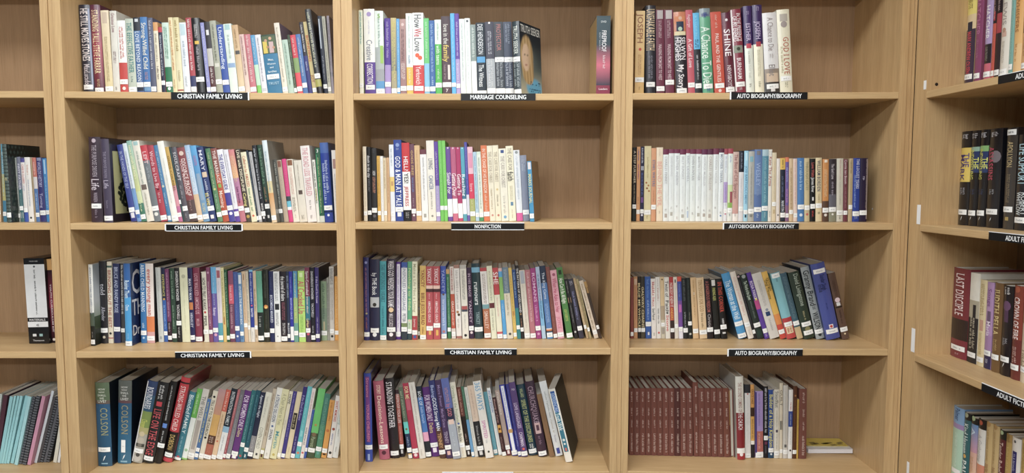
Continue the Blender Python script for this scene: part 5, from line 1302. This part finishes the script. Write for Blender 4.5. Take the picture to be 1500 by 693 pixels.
383 414 . 103|p|b48cc0@350 a880b4@420 302c58|T 135 220 .5 8c5898 Songs;R 240 300 .5 705878;T 285 355 .5 f0e0f4 Maria;L 432;S 460 480 .4 d0d0e0|lilac book with a navy foot and cover figure
417 457 . 105|h|74542c|F 140 350 .5 e0c880 JUDITH PELLA;S 370 425 .5 c8a868;L 450|bronze brown book with gold capitals
459 506 . 118|h|1c181e|S 130 165 .6 d0d0d0;C 215 .36 704c70;R 195 290 .4 583c58;S 365 400 .5 a0a0a8;L 460;Q 488 .25 d0d4d8|black book with a dim violet picture
508 552 . 118|h|8c3a28@370 702c28|C 140 .25 b05838;T 175 370 .5 f0e0dc CROWN OF FIRE;S 405 480 .5 d8b0a8;L 497|rust red book titled Crown of Fire
554 604 . 128|h|a88860@300 d8c8ac|S 180 290 .5 e8e0d0;T 420 500 .6 a08c6c HILLS;L 510|brown over cream book by the photo edge
606 650 . 135|h|384858|S 180 400 .4 a0b0b8;L 515|steel blue book cut by the photo edge, third fiction shelf
>side 4 bottom shelf, adult fiction case
>crop 1320 570 5.633 900
412 500 . 130|h|7aacde@285 a488c4@325 a8d2bc|T 160 260 .4 385888 Palmer;S 360 640 .25 d8ece0;R 655 690 .8 e8ecf0|tall pale blue and mint hardcover with a lilac band
502 558 . 185|h|181c1e@255 22646c|C 215 .25 a8b090;T 285 530 .55 d8ecec Kind Heaven;C 553 .2 d8a848;T 585 860 .5 e0f0f0 PALMER|dark teal book with a black head and white script
560 618 . 225|h|181a1c@290 5c94cc>c890a8@520 d8a898>e0c090|C 240 .25 a8c090;T 315 390 .5 c0d8ec A;S 560 690 .5 c89868|blue to rose gradient book with a black head
620 684 . 235|h|1c1a1a@330 e0e0da@620 d88868|C 278 .22 c05838;T 380 600 .4 b8b8b8 A Gathering|white book with a black head and red dot
686 742 . 262|h|caac6c|C 290 .3 b89050;S 340 600 .3 b09050;S 620 690 .5 985838|sand gold book, first of two alike, beside the white black headed one
744 797 . 290|h|ccae70|C 315 .3 b89050;S 360 620 .3 b09050;S 650 700 .5 985838|sand gold book, second of two alike, beside the dark red one
799 852 . 328|h|171a18@415 5e1c28|C 360 .25 a8c090;T 440 690 .5 dcc0b4 Tender Rebel|dark red book with a black head and white script
854 902 . 362|h|a8843c@440 b89644|S 380 440 .6 806028;S 480 690 .4 d8c070|antique gold book beside the navy panel one
904 980 . 385|h|e6e3dc|C 435 .12 606060;R 515 800 .45 2e2c70;S 540 690 .25 b0b0d8|white book with a navy panel
984 1040 . 405|h|caaa52|S 450 690 .4 987828|mustard gold book by the photo edge
'''
RECS, cur, crop = [], None, None
for line in DATA.splitlines():
    line = line.strip()
    if not line: continue
    if line.startswith('>shelf') or line.startswith('>side'):
        a = line.split(None, 4) if line.startswith('>shelf') else line.split(None, 2)
        if line.startswith('>shelf'):
            cur = dict(side=False, row=int(a[1]), bay=int(a[2]), Y=None if a[3] == 'yb' else float(a[3]), place=a[4], books=[])
        else:
            cur = dict(side=True, row=int(a[1]), place=a[2], books=[])
        RECS.append(cur); continue
    if line.startswith('>crop'):
        crop = [float(x) for x in line.split()[1:]]; continue
    g, k, bands, prints, label = line.split('|')
    g = g.split(); k = k.split()
    R = dict(ox=crop[0], oy=crop[1], sc=crop[2], kind=k[0], bands=bands, prints=[p.strip() for p in prints.split(';')], label=label,
             xb0=float(g[0]), xb1=float(g[1]), xt0=None if g[2] == '.' else float(g[2]), yt=float(g[3]), yb=float(g[4]) if len(g) > 4 else crop[3], opts={})
    for s in k[1:]:
        if '=' in s: q = s.split('='); R['opts'][q[0]] = q[1]
        elif s[0] == 'Y': R['opts']['Y'] = float(s[1:])
        else: R['opts'][s] = True
    cur['books'].append(R)
    for p in R['prints']:
        a = p.split()
        if a and a[0] in 'TF': GLYPH_TEXT.update(' '.join(a[5:]))
        if a and a[0] == 'H': GLYPH_TEXT.update(' '.join(a[4:]))
GLYPH_TEXT.update('CHRISTIAN FAMILY LIVING MARRIAGE COUNSELING AUTO BIOGRAPHY/BIOGRAPHY NONFICTION ADULT TRUTH SEEKER purposedrivenlifeDrTHC')
load_glyphs(''.join(GLYPH_TEXT))

SIDEXY = {1: on_y(1412.5, 118, YN)[0], 2: on_y(1402.9, 328, YN)[0], 3: on_y(1391.4, 521, YN)[0], 4: on_y(1393.0, 692, YN)[0]}
seed = 0
ALL = []
EPS = 0.0004
for sh in RECS:
    prev = None
    bs = []
    for R in sh['books']:
        seed += 1
        b = Book(); b.seed = seed; b.kind = R['kind']; b.opts = R['opts']; b.prints = R['prints']; b.R = R
        sc = R['sc']
        X = lambda x: R['ox'] + x / sc
        Yp = lambda y: R['oy'] + y / sc
        b.label = R['label'] if len(R['label'].split()) > 11 else R['label'] + ', ' + sh['place']
        if 'set' in R['opts'] and not R['label']:
            b.label = 'brown hardcover with silver script in the row of identical volumes, bottom biography shelf'
        b.group = 'books on the ' + sh['place']
        if sh['side']:
            Xs = SIDEXY[sh['row']]; zs = SIDEZ[sh['row']]
            ybp = min(692.0, Yp(R['yb']))
            y0 = on_x(X(R['xb0']), ybp, Xs)[0]; y1 = on_x(X(R['xb1']), ybp, Xs)[0]
            y0 = min(y0, YN - 0.0005, (prev - EPS) if prev is not None else 9)
            b.t = max(0.006, y0 - y1); prev = y0 - b.t
            zt = CAMZ + (on_x(X(R['xb0']) , Yp(R['yt']), Xs)[1] - CAMZ)
            dd = on_x(X(R['xb0']), ybp, Xs)[0]
            # height at the true depth of this spine
            ry = ray(X(R['xb0']), Yp(R['yt'])); kk = (y0 + CAMD) / ry[1]
            zt = CAMZ + ry[2] * kk
            b.h = max(0.15, min(0.3, zt - zs))
            b.d = min(0.6 * b.h, XR + DEP - Xs - 0.004)
            b.mat = Matrix.Translation((Xs, y0, zs + 0.0003)) @ Matrix.Rotation(-math.pi / 2, 4, 'Z')
            ryc = (y0 - b.t / 2 + CAMD)
            def z_of(y, R=R, sc=sc, b=b, kd=ryc, zs=zs):
                r = ray(R['ox'] + (R['xb0'] + R['xb1']) / 2 / sc, R['oy'] + y / sc)
                return max(0.001, min(b.h - 0.001, CAMZ + r[2] * kd / r[1] - zs))
            b.z_of = z_of
        else:
            bay, row = sh['bay'], sh['row']
            Y = R['opts'].get('Y', sh['Y'])
            if Y is None:
                zt = shelf_z(bay, row, on_y(X(R['xb0']), Yp(R['yb']), 0.08)[0])
                Y = max(0.004, min(0.125, on_z(X(R['xb0']), Yp(R['yb']), zt)[1]))
            b.Y = Y
            bx, bz = on_y(X(R['xb0']), Yp(R['yb']), Y)
            rx, rz = on_y(X(R['xb1']), Yp(R['yb']), Y)
            tx, tz = on_y(X(R['xt0']), Yp(R['yt']), Y)
            zs = shelf_z(bay, row, bx)
            k = (tx - bx) / (tz - bz)
            b.x0 = bx + (zs - bz) * k; b.x1 = rx + (zs - rz) * k
            b.tx = tx; b.H = tz - zs; b.zs = zs; b.bay, b.row = bay, row
            b.yt_z = tz
            b.pz = (tz - bz) / (Yp(R['yb']) - Yp(R['yt']))     # metres of height per image row
            b.R = R
        bs.append(b)
    if not sh['side']:
        lim0, lim1 = BAYX[sh['bay']][0] + 0.0012, BAYX[sh['bay']][1] - 0.0012
        for a, c in zip(bs, bs[1:]):
            if a.x1 > c.x0 - EPS:
                m = (a.x1 + c.x0) / 2
                a.x1, c.x0 = max(a.x0 + 0.004, m - EPS / 2), m + EPS / 2
        room = lim1
        for b in reversed(bs):
            if b.x1 > room:
                b.x1 = room
            if b.x0 > b.x1 - 0.007:
                dx = b.x0 - (b.x1 - 0.007)
                b.x0 -= dx; b.tx -= dx
            room = min(room, b.x0 - EPS) if b.x1 > lim1 - 0.06 else 9.0
        prev = None
        for b in bs:
            # neighbours may touch but not pass through each other
            if prev is None or 'free' in b.opts:
                px = lambda z: lim0
                zp = 9.0
            else:
                px = lambda z, p=prev: p.rx + (p.k) * z
                zp = prev.H
            sh_ = max(0.0, px(0.0) + EPS - b.x0)
            b.x0 += sh_
            if sh_ > 0: b.tx = max(b.tx, b.x0 - 0.2)
            b.x1 = max(b.x1, b.x0 + 0.0045)
            zc = min(b.H, zp)
            need = px(zc) + EPS + 0.0002
            have = b.x0 + (b.tx - b.x0) * zc / b.H
            if have < need:
                b.tx = b.x0 + (need - b.x0) * b.H / zc
            b.k = (b.tx - b.x0) / b.H
            ang = math.atan(b.k)
            b.t = max(0.004, (b.x1 - b.x0) * math.cos(ang))
            # stay inside the case
            over = max(b.x0 + b.t / math.cos(ang), b.x0 + b.t / math.cos(ang) + b.k * b.H) - lim1
            if over > 0:
                b.t = max(0.004, b.t - over)
            b.ang = ang
            b.rx = b.x0 + b.t / math.cos(ang)
            prev = b
        for b in bs:
            R = b.R; ca = math.cos(b.ang)
            b.h = b.H / ca - (b.t * math.sin(b.ang) if b.ang > 0 else 0.0)
            b.h = max(0.06, b.h)
            prop = {'h': 0.66, 'p': 0.64, 'b': 0.75, 'x': 0.7, 'f': 0.66}[b.kind]
            b.d = min(float(b.opts.get('d', prop * b.h)), DEP - b.Y - 0.004)
            if b.ang <= 0:
                zb = max(b.zs, shelf_z(b.bay, b.row, b.rx), shelf_z(b.bay, b.row, b.x0))
                loc = (b.x0, b.Y, zb + 0.0004)
                M = Matrix.Translation(loc) @ Matrix.Rotation(b.ang, 4, 'Y')
            else:
                # leaning the other way: stands on the far bottom edge
                zb = max(b.zs, shelf_z(b.bay, b.row, b.rx), shelf_z(b.bay, b.row, b.x0))
                loc = (b.rx, b.Y, zb + 0.0004)
                M = Matrix.Translation(loc) @ Matrix.Rotation(b.ang, 4, 'Y') @ Matrix.Translation((-b.t, 0, 0))
            if 'yaw' in b.opts:      # turned so that a cover shows
                M = M @ Matrix.Rotation(-math.radians(float(b.opts['yaw'])), 4, 'Z')
            b.mat = M
            def z_of(y, b=b, R=R):
                dz = (y - R['yt']) / R['sc'] * b.pz
                return max(0.0006, min(b.h - 0.0006, b.h - dz / math.cos(b.ang)))
            b.z_of = z_of
    for b in bs:
        b.bands = parse_bands(b.R['bands'], b.z_of)
        ALL.append(b)
for b in ALL:
    build_book(b)

# ------------------------------------------------------------------ shelf signs
def sign(label, px0, px1, py0, py1, text, tx0, tx1, edges, tilt=0.0, group='black shelf signs with white lettering', serif=False):
    x0, z1 = on_y(px0, py0, -0.004); x1, z0 = on_y(px1, py1, -0.004)
    cx = (x0 + x1) / 2; cz = (z0 + z1) / 2
    root = empty('shelf_sign', (cx, -0.0006, cz))
    root.rotation_euler = (0, -tilt, 0)
    tag(root, label, 'sign', group)
    w, h = (x1 - x0) / 2, (z1 - z0) / 2
    m = MB(); m.box((-w, -0.0022, -h), (w, 0.0, h)); m.build('board', M_SIGN, root)
    e = MB()
    if 'l' in edges: e.box((-w - 0.0036, -0.0026, -h - 0.0005), (-w - 0.0001, 0.0, h + 0.001))
    if 'r' in edges: e.box((w + 0.0001, -0.0026, -h - 0.0005), (w + 0.0036, 0.0, h + 0.001))
    if 't' in edges: e.box((-w, -0.0026, h + 0.0001), (w, 0.0, h + 0.0022))
    if 'b' in edges: e.box((-w, -0.0026, -h - 0.0018), (w, 0.0, -h - 0.0001))
    if e.f: e.build('holder_edge', M_WHITE, root)
    if text:
        ax = on_y(tx0, py0, -0.004)[0] - cx; bx = on_y(tx1, py0, -0.004)[0] - cx
        ps, wi = text_polys(text, serif); s = (bx - ax) / wi; sy = h * 2 * 0.62 / 0.72
        t = MB()
        for k in (0, 1):   # bold: the letters doubled with a hair's shift
            for p in ps:
                t.poly([(ax + x * s + k * 0.0004, -0.0026 - k * 0.0001, (y - 0.36) * sy) for x, y in p], lin('f4f8fa'))
        t.build('lettering', M_INK, root)
    return root


CF = 'CHRISTIAN FAMILY LIVING'
sign('black Christian Family Living sign on the top shelf edge', 250, 363, 135.2, 146.2, CF, 259, 354.5, 'r', math.radians(-0.3))
sign('black Marriage Counseling sign on the top shelf edge', 675, 784.5, 136.8, 147.2, 'MARRIAGE COUNSELING', 688.5, 771, '')
sign('black Auto Biography/Biography sign on the top shelf edge', 1071.5, 1183, 135, 145.6, 'AUTO BIOGRAPHY/BIOGRAPHY', 1080, 1174.5, 'l')
sign('black Christian Family Living sign with white border on the second shelf edge', 242.8, 353.6, 328.9, 338, CF, 255, 341, 'lrtb', serif=True)
sign('black Nonfiction sign on the second shelf edge', 661, 768, 327.2, 336.2, 'NONFICTION', 695, 734, 'tb', serif=True)
sign('black Autobiography/ Biography sign on the second shelf edge', 1061, 1170.3, 327.2, 336, 'AUTOBIOGRAPHY/ BIOGRAPHY', 1068, 1164, 'lt', serif=True)
sign('black Christian Family Living sign, slightly tilted, on the third shelf of the family living bay', 256, 366, 516.2, 524.8, CF, 264, 357.5, 'rt', math.radians(0.5))
sign('black Christian Family Living sign on the third shelf of the nonfiction bay', 651, 757, 511.8, 520.6, CF, 659, 749.5, 't')
sign('black Auto Biography/Biography sign on the third shelf edge', 1067.8, 1176, 512.2, 522, 'AUTO BIOGRAPHY/BIOGRAPHY', 1077, 1167.5, 'lt')
sign('white edged black sign on the bottom shelf of the nonfiction bay', 647.5, 752, 693, 702.5, None, 0, 0, 't')


def side_sign(label, px0, row, text_px):
    z1 = SIDEZ[row] - 0.0005; z0 = z1 - 0.0185
    pm = PY + 0
    y0 = on_x(px0, {1: 113, 2: 345, 3: 567}[row], XR - 0.001)[0]
    yt = on_x(text_px, {1: 105, 2: 347, 3: 580}[row], XR - 0.001)[0]
    L = 0.215
    root = empty('shelf_sign', (XR + 0.0002, y0, (z0 + z1) / 2))
    tag(root, label, 'sign', 'black shelf signs with white lettering')
    h = (z1 - z0) / 2
    m = MB(); m.box((-0.0024, -L, -h), (0, 0, h)); m.build('board', M_SIGN, root)
    e = MB(); e.box((-0.0028, -L, h + 0.0001), (0, 0, h + 0.0015)); e.build('holder_edge', M_WHITE, root)
    ps, wi = text_polys('ADULT FICTION'); a = y0 - yt; s = (L - 2 * a) / wi; sy = h * 2 * 0.62 / 0.72
    t = MB()
    for k in (0, 1):
        for p in ps:
            t.poly([(-0.0028 - k * 0.0001, -(a + x * s) - k * 0.0004, (y - 0.36) * sy) for x, y in p], lin('f4f8fa'))
    t.build('lettering', M_INK, root)


side_sign('black Adult Fiction sign on the top shelf of the fiction case', 1463, 1, 1489)
side_sign('black Adult Fiction sign on the second shelf of the fiction case', 1449, 2, 1474)
side_sign('black Adult Fiction sign on the third shelf of the fiction case', 1438.5, 3, 1461)

# ------------------------------------------------------------------ papers lying beside the last brown volume
zb = shelf_z(3, 4, on_y(1200, 660, 0.1)[0]) + 0.0004
fx1, fy = on_z(1249.5, 664, zb)
fx0 = on_z(1183.5, 664, zb)[0]
by = DEP - 0.004
root = empty('booklet', ((fx0 + fx1) / 2, fy, zb))
tag(root, 'thick white booklet lying flat under a yellow one, bottom biography shelf', 'booklet', 'papers lying flat on the bottom biography shelf')
w = (fx1 - fx0) / 2
m = MB(); m.box((-w, 0, 0), (w, by - fy, 0.0005), lin('e8eaf0')); m.box((-w, 0, 0.0122), (w, by - fy, 0.0127), lin('e8eaf0')); m.build('cover', M_PAPER, root)
m = MB(); m.box((-w + 0.0005, 0.0006, 0.0006), (w - 0.001, by - fy - 0.0006, 0.0121), lin('e8e8ee')); m.build('page_block', M_LABEL, root)
root2 = empty('booklet', (fx0 + 0.002, fy + 0.016, zb + 0.0132))
root2.rotation_euler = (0, 0, math.radians(-2))
tag(root2, 'yellow covered booklet lying on the white one, bottom biography shelf', 'booklet', 'papers lying flat on the bottom biography shelf')
L = 2 * w - 0.008; D2 = by - fy - 0.016 - 0.003
m = MB()
m.box((0.004, 0.004, 0), (L, D2, 0.0003), lin('dcc438')); m.box((0.004, 0.004, 0.0028), (L, D2, 0.0031), lin('e2ca34')); m.build('cover', M_PAPER, root2)
m = MB(); m.box((0.0045, 0.0045, 0.0004), (L - 0.0005, D2 - 0.0005, 0.0027)); m.build('page_block', M_PAGES, root2)
m = MB()
rnd = random.Random(11)
for k in range(9):
    x0 = L * rnd.uniform(0.1, 0.85); y0 = D2 * rnd.uniform(0.08, 0.4)
    m.poly([(x0, y0, 0.0034), (x0 + 0.018, y0 + 0.004, 0.0034), (x0 + 0.014, y0 + 0.014, 0.0034), (x0 - 0.004, y0 + 0.009, 0.0034)], lin('94843c'))
m.build('cover_picture', M_INK, root2)
